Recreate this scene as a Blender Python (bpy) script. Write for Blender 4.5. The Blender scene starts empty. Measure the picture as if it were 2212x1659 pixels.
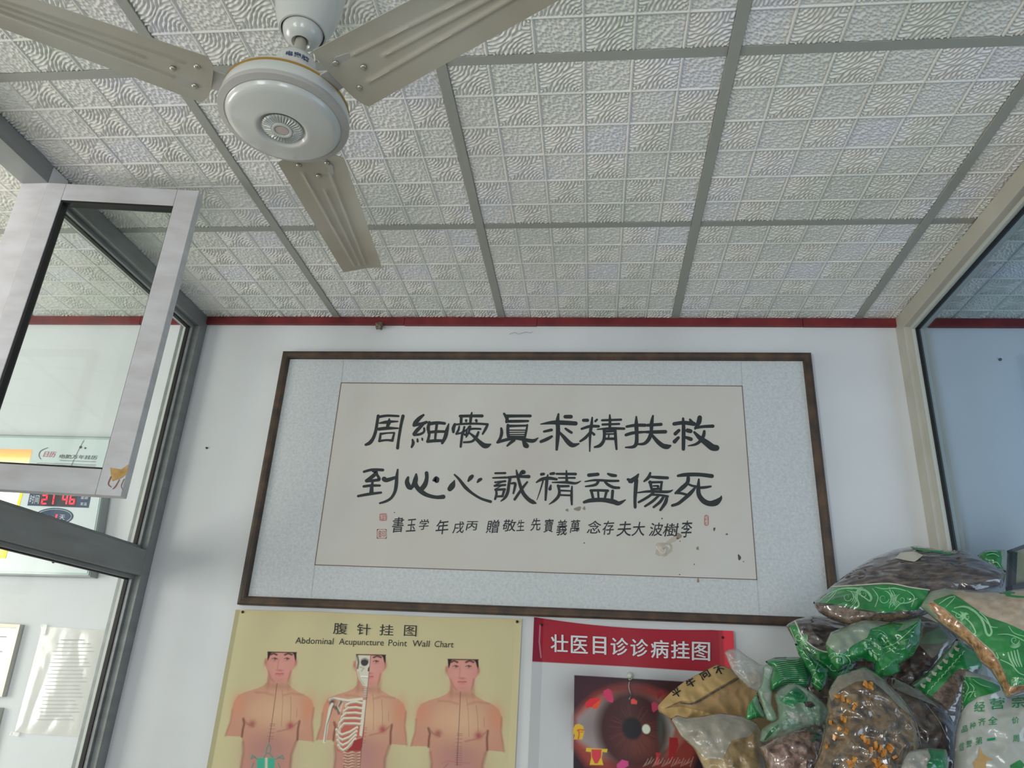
import bpy, bmesh, math, random
import numpy as np
from mathutils import Vector, Matrix, noise
from mathutils.bvhtree import BVHTree
random.seed(7); rng = np.random.default_rng(7)
SC = bpy.context.scene
COL = SC.collection

# ------------------------------------------------------------------ camera, world, lights, exposure
F = 1611.5
CAM = np.array([0.33280386, -1.76654677, 1.54127457])
ROT = np.array([[0.9936455, 0.09872782, 0.05405028],      # image right
                [-0.01242749, -0.38104296, 0.92447381],   # image up
                [-0.11186676, 0.91927095, 0.37739469]])   # view direction
WY = 0.564     # face of the back wall
CZ = 2.75      # ceiling height
cam = bpy.data.cameras.new('camera')
cam.sensor_fit = 'HORIZONTAL'; cam.sensor_width = 36.0; cam.lens = F / 2212 * 36; cam.clip_start = 0.02
camo = bpy.data.objects.new('camera', cam); COL.objects.link(camo)
m = Matrix.Identity(4)
for i in range(3):
    m[i][0] = ROT[0][i]; m[i][1] = ROT[1][i]; m[i][2] = -ROT[2][i]; m[i][3] = CAM[i]
camo.matrix_world = m
SC.camera = camo

w = bpy.data.worlds.new('sky'); SC.world = w; w.use_nodes = True
bg = w.node_tree.nodes['Background']; bg.inputs[0].default_value = (0.88, 0.94, 1.0, 1); bg.inputs[1].default_value = 1.4

def area(name, loc, target, sx, sy, power, col):
    l = bpy.data.lights.new(name, 'AREA'); l.shape = 'RECTANGLE'; l.size = sx; l.size_y = sy
    l.energy = power; l.color = col
    o = bpy.data.objects.new(name, l); COL.objects.link(o); o.location = loc
    d = Vector(target) - Vector(loc); o.rotation_euler = d.to_track_quat('-Z', 'Y').to_euler()
    return o
# daylight coming in through the shop front behind the camera and the windows of the side rooms
area('shopfront_daylight_left', (-1.75, -4.15, 1.45), (-1.2, 0, 1.6), 1.0, 1.6, 80, (1.0, 0.985, 0.955))
area('shopfront_daylight', (0.75, -4.15, 1.25), (0.5, 0, 1.4), 0.8, 1.5, 34, (0.96, 0.98, 1.0))
area('side_room_daylight', (-2.93, -0.9, 1.6), (0, -0.5, 1.5), 1.1, 1.1, 40, (1.0, 0.945, 0.86))
area('other_room_daylight', (3.13, -1.2, 1.6), (1.2, -0.2, 1.6), 1.5, 1.3, 17, (0.93, 0.97, 1.0))

vs = SC.view_settings
vs.view_transform = 'Standard'; vs.look = 'None'; vs.gamma = 1; vs.use_curve_mapping = False
vs.exposure = -0.38
SC.cycles.use_denoising = True
SC.cycles.max_bounces = 10; SC.cycles.diffuse_bounces = 4; SC.cycles.transparent_max_bounces = 16
SC.cycles.caustics_reflective = False; SC.cycles.caustics_refractive = False
SC.cycles.sample_clamp_indirect = 6

# ------------------------------------------------------------------ helpers
def lin(c): 
    c = np.asarray(c, float) / 255.0
    return np.where(c <= 0.04045, c / 12.92, ((c + 0.055) / 1.055) ** 2.4)
def L4(c): return tuple(float(x) for x in lin(c)) + (1.0,)
def ray(u, v): return ROT.T @ np.array([(u - 1106) / F, -(v - 829.5) / F, 1.0])
def at(u, v, ax, val):                # the point of the plane axis=val seen at a pixel of the photograph
    d = ray(u, v); return CAM + d * ((val - CAM[ax]) / d[ax])
def wall(u, v, off=0.0): return at(u, v, 1, WY - off)

def mat(name, col, rough=0.6, metal=0.0, coat=0.0, spec=0.5, var=None, vscale=8.0, bump=0.0, bscale=60.0, detail=3, stretch=None, emit=None, estr=1.0, crough=0.08):
    m = bpy.data.materials.new(name); m.use_nodes = True
    nt = m.node_tree; b = nt.nodes['Principled BSDF']
    b.inputs['Base Color'].default_value = L4(col); b.inputs['Roughness'].default_value = rough
    b.inputs['Metallic'].default_value = metal; b.inputs['Coat Weight'].default_value = coat
    b.inputs['Coat Roughness'].default_value = crough; b.inputs['Specular IOR Level'].default_value = spec
    tc = None
    def coords():
        nonlocal tc
        if tc is None:
            t = nt.nodes.new('ShaderNodeTexCoord'); mp = nt.nodes.new('ShaderNodeMapping')
            if stretch: mp.inputs['Scale'].default_value = stretch
            nt.links.new(t.outputs['Object'], mp.inputs[0]); tc = mp.outputs[0]
        return tc
    if var is not None:
        n = nt.nodes.new('ShaderNodeTexNoise'); n.inputs['Scale'].default_value = vscale; n.inputs['Detail'].default_value = detail
        nt.links.new(coords(), n.inputs['Vector'])
        r = nt.nodes.new('ShaderNodeValToRGB')
        cols = var if isinstance(var, list) else [var, col]
        r.color_ramp.elements[0].position = 0.32; r.color_ramp.elements[1].position = 0.68
        r.color_ramp.elements[0].color = L4(cols[0]); r.color_ramp.elements[1].color = L4(cols[-1])
        for i, c in enumerate(cols[1:-1]):
            e = r.color_ramp.elements.new(0.32 + 0.36 * (i + 1) / (len(cols) - 1)); e.color = L4(c)
        nt.links.new(n.outputs['Fac'], r.inputs[0]); nt.links.new(r.outputs[0], b.inputs['Base Color'])
    if bump:
        n = nt.nodes.new('ShaderNodeTexNoise'); n.inputs['Scale'].default_value = bscale; n.inputs['Detail'].default_value = 3
        nt.links.new(coords(), n.inputs['Vector'])
        bp = nt.nodes.new('ShaderNodeBump'); bp.inputs['Strength'].default_value = 1.0; bp.inputs['Distance'].default_value = bump
        nt.links.new(n.outputs['Fac'], bp.inputs['Height']); nt.links.new(bp.outputs[0], b.inputs['Normal'])
        if coat and crough < .12:           # taut, creased film over the contents: long sharp glints
            mp2 = nt.nodes.new('ShaderNodeMapping'); mp2.inputs['Scale'].default_value = (16, 30, 44); mp2.inputs['Rotation'].default_value = (.3, .55, .2)
            t2 = nt.nodes.new('ShaderNodeTexCoord'); nt.links.new(t2.outputs['Object'], mp2.inputs[0])
            n2 = nt.nodes.new('ShaderNodeTexNoise'); n2.noise_type = 'RIDGED_MULTIFRACTAL'; n2.inputs['Scale'].default_value = 1.0; n2.inputs['Detail'].default_value = 2.0; nt.links.new(mp2.outputs[0], n2.inputs['Vector'])
            b.inputs['Coat IOR'].default_value = 1.9
            b2 = nt.nodes.new('ShaderNodeBump'); b2.inputs['Strength'].default_value = 1.0; b2.inputs['Distance'].default_value = 0.012 if crough < .079 else 0.006
            nt.links.new(n2.outputs['Fac'], b2.inputs['Height']); nt.links.new(b2.outputs[0], b.inputs['Coat Normal'])
        elif coat: nt.links.new(bp.outputs[0], b.inputs['Coat Normal'])
    if emit: 
        b.inputs['Emission Color'].default_value = L4(emit); b.inputs['Emission Strength'].default_value = estr
    return m

def film(name, col, alpha, rough=0.18, bump=0.004, bscale=30.0, gloss=1.0):
    """thin plastic: part see-through, part milky, glossy"""
    m = mat(name, col, rough=rough, spec=gloss, bump=bump, bscale=bscale)
    m.node_tree.nodes['Principled BSDF'].inputs['Alpha'].default_value = alpha
    return m
def glass(name, tint, refl=0.06):
    m = bpy.data.materials.new(name); m.use_nodes = True; nt = m.node_tree; nt.nodes.clear()
    o = nt.nodes.new('ShaderNodeOutputMaterial'); t = nt.nodes.new('ShaderNodeBsdfTransparent'); g = nt.nodes.new('ShaderNodeBsdfGlossy')
    g.inputs['Roughness'].default_value = 0.02; t.inputs[0].default_value = tuple(tint) + (1,)
    mx = nt.nodes.new('ShaderNodeMixShader'); lw = nt.nodes.new('ShaderNodeLayerWeight'); lw.inputs[0].default_value = 0.5
    pw = nt.nodes.new('ShaderNodeMath'); pw.operation = 'POWER'; pw.inputs[1].default_value = 4.0; fr = nt.nodes.new('ShaderNodeMath'); fr.operation = 'MULTIPLY_ADD'; fr.inputs[1].default_value = 0.6; fr.inputs[2].default_value = 0.03
    nt.links.new(lw.outputs['Facing'], pw.inputs[0]); nt.links.new(pw.outputs[0], fr.inputs[0])
    nt.links.new(fr.outputs[0], mx.inputs[0]); nt.links.new(t.outputs[0], mx.inputs[1]); nt.links.new(g.outputs[0], mx.inputs[2])
    nt.links.new(mx.outputs[0], o.inputs[0]); return m
def vcol(name, rough=0.55, spec=0.3, coat=0.0, bump=0.0):
    m = mat(name, (255, 255, 255), rough=rough, spec=spec, coat=coat, bump=bump, bscale=9, crough=0.2); nt = m.node_tree
    a = nt.nodes.new('ShaderNodeVertexColor'); a.layer_name = 'print'
    nt.links.new(a.outputs[0], nt.nodes['Principled BSDF'].inputs['Base Color']); return m

def empty(name, loc, label=None, cat=None, group=None, kind=None, parent=None):
    o = bpy.data.objects.new(name, None); COL.objects.link(o); o.location = [float(x) for x in loc]; o.empty_display_size = 0.05
    if parent: o.parent = parent; 
    tag(o, label, cat, group, kind); return o
def tag(o, label=None, cat=None, group=None, kind=None):
    if label: o['label'] = label
    if cat: o['category'] = cat
    if group: o['group'] = group
    if kind: o['kind'] = kind
    return o
def worldloc(p):
    v = Vector((0, 0, 0))
    while p is not None: v += p.location; p = p.parent
    return v
def link(name, me, m, parent=None, smooth=False):
    """vertices are in world metres; the origin is put at the parent's"""
    o = bpy.data.objects.new(name, me); COL.objects.link(o)
    if m is not None:
        for k in (m if isinstance(m, (list, tuple)) else [m]): me.materials.append(k)
    if smooth: me.shade_smooth()
    if parent is not None:
        o.parent = parent; v = worldloc(parent)
        if v.length > 0: me.transform(Matrix.Translation(-v))
    else:
        n = len(me.vertices); a = np.empty(n * 3); me.vertices.foreach_get('co', a); a = a.reshape(-1, 3)
        c = Vector((float(a[:, 0].mean()), float(a[:, 1].mean()), float(a[:, 2].min())))
        me.transform(Matrix.Translation(-c)); o.location = c
    return o
def pymesh(name, V, Fc):
    me = bpy.data.meshes.new(name); me.from_pydata([tuple(map(float, v)) for v in V], [], [tuple(map(int, f)) for f in Fc]); me.update(); return me
def bm_box(bm, c, s, rz=0.0, mi=0, bev=0.0, rot=None):
    r = bmesh.ops.create_cube(bm, size=1.0)
    M = Matrix.Translation(Vector([float(x) for x in c])) @ (rot if rot is not None else Matrix.Rotation(rz, 4, 'Z')) @ Matrix.Diagonal(Vector((s[0], s[1], s[2], 1)))
    bmesh.ops.transform(bm, matrix=M, verts=r['verts'])
    for f in {f for v in r['verts'] for f in v.link_faces}: f.material_index = mi
    if bev:
        bmesh.ops.bevel(bm, geom=list({e for v in r['verts'] for e in v.link_edges}), offset=bev, segments=2, affect='EDGES', profile=0.6)
def box(name, c, s, m, parent=None, rz=0.0, bev=0.0, kind=None, rot=None):
    bm = bmesh.new(); bm_box(bm, c, s, rz, 0, bev, rot); me = bpy.data.meshes.new(name); bm.to_mesh(me); bm.free()
    o = link(name, me, m, parent)
    if kind: o['kind'] = kind
    return o
def span(name, a, b, m, parent=None, bev=0.0, kind=None):
    a = np.array(a, float); b = np.array(b, float); return box(name, (a + b) / 2, np.abs(b - a), m, parent, 0, bev, kind)
def lathe(name, prof, m, parent, axis_xy, segs=64, smooth=True):
    V = []; Fc = []
    for r, z in prof:
        for k in range(segs):
            a = 2 * math.pi * k / segs; V.append((axis_xy[0] + r * math.cos(a), axis_xy[1] + r * math.sin(a), z))
    for i in range(len(prof) - 1):
        for k in range(segs):
            Fc.append((i * segs + k, i * segs + (k + 1) % segs, (i + 1) * segs + (k + 1) % segs, (i + 1) * segs + k))
    me = pymesh(name, V, Fc)
    bm = bmesh.new(); bm.from_mesh(me); bmesh.ops.remove_doubles(bm, verts=bm.verts, dist=1e-6)
    if prof[0][0] > 1e-5: pass
    bmesh.ops.recalc_face_normals(bm, faces=bm.faces); bm.to_mesh(me); bm.free()
    o = link(name, me, m, parent)
    if smooth: me.shade_smooth(); me.set_sharp_from_angle(angle=math.radians(42))
    return o
def tube(name, pts, r, m, parent=None, segs=8, closed=False):
    pts = [Vector([float(x) for x in p]) for p in pts]; V = []; Fc = []
    for i, p in enumerate(pts):
        t = (pts[min(i + 1, len(pts) - 1)] - pts[max(i - 1, 0)]).normalized()
        a = t.cross(Vector((0, 0, 1))) if abs(t.z) < 0.95 else t.cross(Vector((1, 0, 0))); a.normalize(); b = t.cross(a)
        rr = r[i] if isinstance(r, (list, tuple)) else r
        for k in range(segs):
            q = 2 * math.pi * k / segs; V.append(p + a * (rr * math.cos(q)) + b * (rr * math.sin(q)))
    for i in range(len(pts) - 1):
        for k in range(segs):
            Fc.append((i * segs + k, i * segs + (k + 1) % segs, (i + 1) * segs + (k + 1) % segs, (i + 1) * segs + k))
    Fc.append(tuple(range(segs))[::-1]); Fc.append(tuple(range((len(pts) - 1) * segs, len(pts) * segs)))
    me = pymesh(name, V, Fc); return link(name, me, m, parent, True)

def ribbon2d(pts, close=False, cap=6):
    """brush stroke: (x, y, width) list -> 2D verts, faces (rounded ends, tapering)"""
    P = np.array(pts, float)
    # Catmull-Rom resample
    if len(P) > 2:
        Q = [P[0]]
        for i in range(len(P) - 1):
            p0 = P[max(i - 1, 0)]; p1 = P[i]; p2 = P[i + 1]; p3 = P[min(i + 2, len(P) - 1)]
            for t in (0.25, 0.5, 0.75, 1.0):
                Q.append(0.5 * ((2 * p1) + (-p0 + p2) * t + (2 * p0 - 5 * p1 + 4 * p2 - p3) * t * t + (-p0 + 3 * p1 - 3 * p2 + p3) * t ** 3))
        P = np.array(Q)
    n = len(P); V = []; Fc = []
    T = np.zeros((n, 2))
    for i in range(n):
        d = P[min(i + 1, n - 1), :2] - P[max(i - 1, 0), :2]; T[i] = d / (np.hypot(*d) + 1e-9)
    for i in range(n):
        nx, ny = -T[i][1], T[i][0]; h = max(P[i][2], 0.2) / 2
        V.append((P[i][0] + nx * h, P[i][1] + ny * h)); V.append((P[i][0] - nx * h, P[i][1] - ny * h))
    for i in range(n - 1): Fc.append((2 * i, 2 * i + 1, 2 * i + 3, 2 * i + 2))
    for e, s in ((0, -1), (n - 1, 1)):
        h = max(P[e][2], 0.2) / 2; a0 = math.atan2(T[e][1] * s, T[e][0] * s); b = len(V); idx = []
        for k in range(cap + 1):
            a = a0 - math.pi / 2 + math.pi * k / cap; V.append((P[e][0] + h * math.cos(a) * 0.999, P[e][1] + h * math.sin(a) * 0.999)); idx.append(b + k)
        Fc.append(tuple(idx))
    return V, Fc
def merge2d(strokes):
    V = []; Fc = []
    for s in strokes:
        v, f = ribbon2d(s); b = len(V); V += v; Fc += [tuple(i + b for i in q) for q in f]
    return V, Fc
_glyphs = {}
def glyph(ch, grow=0.0):
    """the outline of one character as a flat mesh, unit em"""
    k = (ch, grow)
    if k not in _glyphs:
        c = bpy.data.curves.new('t', 'FONT'); c.body = ch; c.size = 1; c.offset = grow; c.resolution_u = 3
        o = bpy.data.objects.new('t', c); COL.objects.link(o)
        dg = bpy.context.evaluated_depsgraph_get(); me = bpy.data.meshes.new_from_object(o.evaluated_get(dg))
        V = [(v.co.x, v.co.y) for v in me.vertices]; Fc = [tuple(p.vertices) for p in me.polygons]
        bpy.data.objects.remove(o); bpy.data.curves.remove(c); bpy.data.meshes.remove(me)
        _glyphs[k] = (V, Fc)
    return _glyphs[k]
def text_quad(s, quad, grow=0.0, fit=True, pad=0.0):
    """string stretched into a quad (pixels: top-left, top-right, bottom-right, bottom-left)"""
    V, Fc = glyph(s, grow); A = np.array(V)
    x0, x1, y0, y1 = A[:, 0].min(), A[:, 0].max(), A[:, 1].min(), A[:, 1].max()
    q = [np.array(p, float) for p in quad]; out = []
    for x, y in V:
        s_ = (x - x0) / (x1 - x0); t = (y1 - y) / (y1 - y0 + 1e-9)
        out.append(tuple((q[0] * (1 - s_) + q[1] * s_) * (1 - t) + (q[3] * (1 - s_) + q[2] * s_) * t))
    return out, Fc
def on_wall(name, V, Fc, m, parent, off):
    return link(name, pymesh(name, [wall(x, y, off) for x, y in V], Fc), m, parent)

# ------------------------------------------------------------------ materials
M = {}
M['plaster'] = mat('white_wall_plaster', (226, 229, 232), 0.85, var=[(214, 217, 220), (229, 232, 235)], vscale=1.7, bump=0.0006, bscale=35)
M['plaster2'] = mat('side_room_wall_paint', (222, 219, 208), 0.85, bump=0.0006, bscale=35)
M['floor'] = mat('pale_floor_tiles', (178, 174, 166), 0.35, var=[(168, 164, 156), (185, 181, 173)], vscale=3)
M['panel'] = mat('embossed_white_ceiling_panel', (231, 231, 226), 0.62, spec=0.35, var=[(216, 220, 212), (228, 227, 222), (225, 226, 234)], vscale=3.0)
M['bar'] = mat('grey_enamel_ceiling_bar', (160, 162, 155), 0.5, spec=0.4)
M['alu'] = mat('aluminium_frame_shaded', (136, 139, 139), 0.42, metal=0.3, spec=0.5, var=[(128, 131, 131), (142, 145, 146)], vscale=5, stretch=(1, 1, 6))  # grey lowered to paint in the shade on rails and wall post
M['sash'] = mat('sash_and_lit_post_white', (203, 203, 206), 0.5, var=[(193, 191, 192), (209, 209, 213)], vscale=9, stretch=(1, 1, 3))
M['beige_alu'] = mat('beige_aluminium', (196, 192, 178), 0.45, var=[(188, 184, 170), (200, 196, 184)], vscale=6)
M['rubber'] = mat('black_glazing_rubber', (22, 22, 24), 0.6)
M['bead'] = mat('glazing_bead_light', (198, 202, 196), 0.45)
M['clear'] = glass('clear_window_glass', (0.955, 0.975, 0.965))
M['blue'] = glass('blue_tinted_window_glass', (0.80, 0.885, 0.965))
M['red'] = mat('dark_red_painted_batten', (120, 38, 42), 0.5, var=[(104, 30, 36), (130, 44, 46)], vscale=14, bump=0.0008, bscale=40)
M['fanwhite'] = mat('fan_white_enamel', (192, 194, 190), 0.28, coat=0.5)
M['fanblade'] = mat('fan_blade_dusty_metal', (176, 172, 158), 0.36, metal=0.25, spec=0.6, var=[(164, 158, 142), (180, 178, 168)], vscale=5)
M['fangrey'] = mat('fan_grey_ring', (170, 168, 164), 0.4)
M['gold'] = mat('fan_gold_stripe', (168, 134, 62), 0.4, metal=0.4)
M['steel'] = mat('rivet_steel', (178, 174, 160), 0.3, metal=0.8)
M['walnut'] = mat('walnut_frame_wood', (80, 62, 50), 0.5, var=[(58, 47, 42), (74, 58, 46), (92, 70, 52)], vscale=9, detail=6, stretch=(2.5, 2.5, 2.5), bump=0.0005, bscale=60)
M['walnutv'] = M['walnut']
M['brocade'] = mat('pale_brocade_mount', (208, 213, 215), 0.6, var=[(195, 201, 203), (214, 218, 222)], vscale=130, detail=6)
M['paper'] = mat('calligraphy_paper', (211, 207, 200), 0.75, var=[(206, 201, 193), (213, 211, 207)], vscale=3)
M['ink'] = mat('black_ink', (38, 44, 48), 0.6)
M['inkline'] = mat('brown_rule_line', (122, 98, 88), 0.7)
M['seal'] = mat('red_seal_paste', (176, 92, 94), 0.7, var=[(176, 92, 94), (205, 160, 155)], vscale=260)
M['stain'] = mat('brown_water_stain', (150, 140, 126), 0.8)
M['black'] = mat('black_print', (34, 32, 30), 0.6)
M['white_print'] = mat('white_print', (222, 226, 230), 0.6)
M['lcdwhite'] = mat('calendar_white_face', (214, 226, 228), 0.3, coat=0.4)
M['navy'] = mat('navy_print', (44, 66, 96), 0.5)
M['dark'] = mat('dark_plastic', (40, 40, 42), 0.5)
exec_after = []

# ------------------------------------------------------------------ room shell
XL, XR, YB = -3.0, 3.2, -4.3
def shell(name, parts, m):
    bm = bmesh.new()
    for a, b in parts: bm_box(bm, [(a[i] + b[i]) / 2 for i in range(3)], [abs(b[i] - a[i]) for i in range(3)])
    me = bpy.data.meshes.new(name); bm.to_mesh(me); bm.free(); return tag(link(name, me, m), kind='structure')
shell('floor', [((XL - .15, YB - .15, -.1), (XR + .15, WY + .15, 0))], M['floor'])
shell('wall_back', [((XL, WY, 0), (XR, WY + .15, 2.85))], M['plaster'])
shell('wall_left', [((XL - .15, YB, 0), (XL, WY + .15, 0.9)), ((XL - .15, YB, 2.3), (XL, WY + .15, 2.85)), ((XL - .15, YB, 0.9), (XL, -1.65, 2.3)), ((XL - .15, -0.15, 0.9), (XL, WY + .15, 2.3))], M['plaster2'])
shell('wall_right', [((XR, YB, 0), (XR + .15, WY + .15, 0.95)), ((XR, YB, 2.25), (XR + .15, WY + .15, 2.85)), ((XR, YB, 0.95), (XR + .15, -1.95, 2.25)), ((XR, -0.45, 0.95), (XR + .15, WY + .15, 2.25))], M['plaster'])
shell('wall_front', [((XL, YB - .15, 2.4), (XR, YB, 2.85)), ((XL, YB - .15, 0), (-2.75, YB, 2.4)), ((-0.75, YB - .15, 0), (0.1, YB, 2.4)),
                     ((1.4, YB - .15, 0), (XR, YB, 2.4)), ((-2.75, YB - .15, 0), (-.75, YB, .5)), ((0.1, YB - .15, 0), (1.4, YB, .3))], M['plaster'])

# ------------------------------------------------------------------ ceiling: embossed 600 mm panels on an exposed grid
ceil = shell('ceiling', [((XL - .15, YB - .15, CZ + .03), (XR + .15, WY + .15, CZ + .12))], M['bar'])
def relief(X, Y):
    """height (m, positive = down towards the room) of the embossed surface; X, Y panel coordinates in m"""
    c = 0.1
    i = np.floor(X / c).astype(int); j = np.floor(Y / c).astype(int)
    x = X - i * c; y = Y - j * c
    wave = ((i + j) % 2) == 0
    d = np.minimum(np.minimum(x, c - x), np.minimum(y, c - y))           # distance to the cell edge
    strip = 1 - np.clip((d - 0.0017) / 0.0016, 0, 1)
    jit = 0.0012 * np.sin(X * 131 + 1.3 * np.sin(Y * 113)) + 0.0007 * np.sin(Y * 237 + 2 * np.sin(X * 137))
    ra = np.hypot(x, y); rb = np.hypot(c - x, c - y)
    r = np.minimum(ra, rb) + jit
    th = np.where(ra < rb, np.arctan2(y, x), np.arctan2(c - y, c - x))
    w1 = 0.5 + 0.5 * np.sin(r * 2 * math.pi / 0.0084)
    w1 = w1 * (0.76 + 0.24 * np.sin(th * 17 + np.floor(r / 0.0084 + .25) * 2.4))
    # leathery stipple: bumps from cellular noise
    q = 0.0072
    gx = (X + Y) / (q * 1.9); gy = (X - Y) / (q * .95)
    best = np.full(X.shape, 9.0)
    for a in (-1, 0, 1):
        for b in (-1, 0, 1):
            ix = np.floor(gx) + a; iy = np.floor(gy) + b
            hx = np.modf(np.abs(np.sin(ix * 127.1 + iy * 311.7) * 43758.5453))[0]; hy = np.modf(np.abs(np.sin(ix * 269.5 + iy * 183.3) * 43758.5453))[0]
            best = np.minimum(best, np.hypot((ix + hx - gx), (iy + hy - gy) * 0.8))
    w2 = np.clip(best, 0, 1)
    soft = np.clip((d - 0.003) / 0.003, 0, 1)
    h = np.where(wave, 0.0004 + 0.0054 * w1, 0.0048 * w2) * soft
    bead = 0.0046 - 0.9 * np.minimum(d, .0033) ** 2 * 60
    D0 = np.minimum(np.minimum(X, .6 - X), np.minimum(Y, .6 - Y))
    return np.maximum(h * (1 - strip), bead * strip) * np.clip((D0 - .0122) / .0012, 0, 1)
def panel_mesh(x0, x1, y0, y1, n):
    nx = max(2, int(round((x1 - x0) * n / 0.6))); ny = max(2, int(round((y1 - y0) * n / 0.6)))
    xs = np.linspace(x0, x1, nx + 1); ys = np.linspace(y0, y1, ny + 1)
    X, Y = np.meshgrid(xs, ys); H = relief(X, Y)
    V = np.stack([X.ravel(), Y.ravel(), -H.ravel()], 1)
    a = (np.arange(ny)[:, None] * (nx + 1) + np.arange(nx)[None, :]).ravel()
    Q = np.stack([a, a + nx + 1, a + nx + 2, a + 1], 1)
    me = bpy.data.meshes.new('ceiling_panel'); me.vertices.add(len(V)); me.vertices.foreach_set('co', V.ravel())
    me.loops.add(Q.size); me.loops.foreach_set('vertex_index', Q.ravel().astype(np.int32))
    me.polygons.add(len(Q)); me.polygons.foreach_set('loop_start', np.arange(0, Q.size, 4, dtype=np.int32))
    me.update(calc_edges=True); me.shade_smooth(); me.materials.append(M['panel']); return me
full = panel_mesh(0, .6, 0, .6, 400); coarse = panel_mesh(0, .6, 0, .6, 200)
edge = panel_mesh(0, .6, 0, WY - 0.002, 400); edgec = panel_mesh(0, .6, 0, WY - 0.002, 220)
for i in range(-5, 6):
    for j in range(-7, 1):
        x = i * .6; y = j * .6
        if x < XL - .01 or x + .6 > XR + .5 or y < YB - .35: continue
        near = -2 <= i <= 2 and j >= -2
        me = (edge if near else edgec) if j == 0 else (full if near else coarse)
        o = bpy.data.objects.new('ceiling_panel', me); COL.objects.link(o); o.parent = ceil
        o.location = Vector((x, y, CZ + 0.001)) - worldloc(ceil)
bw = .0235
for i in range(-4, 6):
    b0 = -4.2; span('ceiling_bar', (i * .6 - bw / 2, b0, CZ - .0052), (i * .6 + bw / 2, WY - .001, CZ + .006), M['bar'], ceil, 0.0008)
for j in range(-6, 1):
    for i in range(-5, 6):
        if i * .6 + .6 > XR + .3: continue
        span('ceiling_crossbar', (i * .6 + bw / 2 + .0008, j * .6 - bw / 2, CZ - .002), ((i + 1) * .6 - bw / 2 - .0008, j * .6 + bw / 2, CZ + .006), M['bar'], ceil, 0.0006)

# dark red batten along the top of the back wall
tr = tag(empty('trim_1', (0, WY, 2.716)), kind='structure')
cuts = [XL, -2.1, -1.35, -0.348, 0.126, 1.02, 2.0, XR]
for a, b in zip(cuts[:-1], cuts[1:]):
    dz = random.uniform(-.0015, .0015)
    span('batten', (a + .0006, WY - .012 - abs(dz), 2.7165 + dz), (b - .0006, WY, CZ - .004), M['red'], tr, 0.0012)

# ------------------------------------------------------------------ left partition (window_1) with the open sash
X0, X1 = -1.165, -1.09
w1 = tag(empty('window_1', (-1.13, 0.15, 1.0)), kind='structure')
def frame_bar(name, a, b, m, parent): return span(name, a, b, m, parent, 0.0015)
def bay(win, xs, ys, zs, glm, alu, side, pane=True):
    """bead, rubber and glass inside one opening"""
    xa, xb = xs; y0, y1 = ys; z0, z1 = zs; xm = (xa + xb) / 2; t = .012
    for s in (-1, 1):
        xc = xm + s * .012
        for (a, b) in (((y0, z0), (y1, z0 + t)), ((y0, z1 - t), (y1, z1)), ((y0, z0 + t), (y0 + t, z1 - t)), ((y1 - t, z0 + t), (y1, z1 - t))):
            span('glazing_bead', (xc - .0055, a[0], a[1]), (xc + .0055, b[0], b[1]), alu if side * s > 0 and side > 0 else M['bead'], win, 0.001)
        for (a, b) in (((y0 + t, z0 + t), (y1 - t, z0 + t + .0032)), ((y0 + t, z1 - t - .0032), (y1 - t, z1 - t)), ((y0 + t, z0 + t), (y0 + t + .0032, z1 - t)), ((y1 - t - .0032, z0 + t), (y1 - t, z1 - t))):
            if s > 0: span('glazing_gasket', (xm - .0064, a[0], a[1]), (xm + .0064, b[0], b[1]), M['rubber'], win)
    if pane: span('glass_pane', (xm - .0025, y0 + t, z0 + t), (xm + .0025, y1 - t, z1 - t), glm, win)
zt = 2.692
posts = [(.518, WY - .001), (-.300, -.240), (-1.16, -1.10), (-2.05, -1.99), (-4.2, -4.14)]
for a, b in posts: frame_bar('post', (X0, a, 0.002), (X1, b, CZ - .006), M['alu'] if b > 0 else M['sash'], w1)  # near posts coloured lighter for the light they catch, wall post darker for shade
for (a, b), (c, d) in zip(posts[1:], posts[:-1]):
    frame_bar('top_rail', (X0, b + .0006, zt), (X1, c - .0006, CZ - .006), M['alu'], w1)
    frame_bar('mid_rail', (X0, b + .0006, 1.808), (X1, c - .0006, 1.888), M['alu'], w1)
    frame_bar('bottom_rail', (X0, b + .0006, 0.003), (X1, c - .0006, 0.12), M['alu'], w1)
    bay(w1, (X0, X1), (b, c), (.12, 1.808), M['clear'], M['alu'], 1)
    if b > -.5 or b < -1.5: bay(w1, (X0, X1), (b, c), (1.888, zt), M['clear'], M['alu'], 1)
# sash swung out into the room, hinged on the second post
A = np.array([-1.0885, -.302]); B = np.array([-.697, -.258]); dv = (B - A); SW = np.hypot(*dv); ang = math.atan2(dv[1], dv[0])
sash = empty('casement_sash', (A[0] - worldloc(w1).x, A[1] - worldloc(w1).y, 1.885 - worldloc(w1).z), parent=w1)
def sbar(name, s0, s1, z0, z1, m, t0=0.0, t1=.028, bev=.0015):
    c = (s0 + s1) / 2; tt = (t0 + t1) / 2; u = dv / SW; n = np.array([-u[1], u[0]])
    p = A + u * c + n * tt
    return box(name, (p[0], p[1], (z0 + z1) / 2), (abs(s1 - s0), abs(t1 - t0), abs(z1 - z0)), m, sash, ang, bev)
sz0, sz1 = 1.884, 2.692
sbar('stile', 0, .047, sz0, sz1, M['sash']); sbar('stile', SW - .056, SW, sz0, sz1, M['sash'])
sbar('rail', .0476, SW - .0566, sz1 - .050, sz1, M['sash']); sbar('rail', .0476, SW - .0566, sz0, sz0 + .058, M['sash'])
for a, b, c, d in ((.047, .0525, sz0 + .058, sz1 - .05), (.047, SW - .056, sz1 - .0555, sz1 - .05), (SW - .0575, SW - .056, sz0 + .058, sz1 - .05), (.047, SW - .056, sz0 + .058, sz0 + .062)):
    sbar('glazing_gasket', a, b, c, d, M['rubber'], .002, .026, 0)
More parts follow.
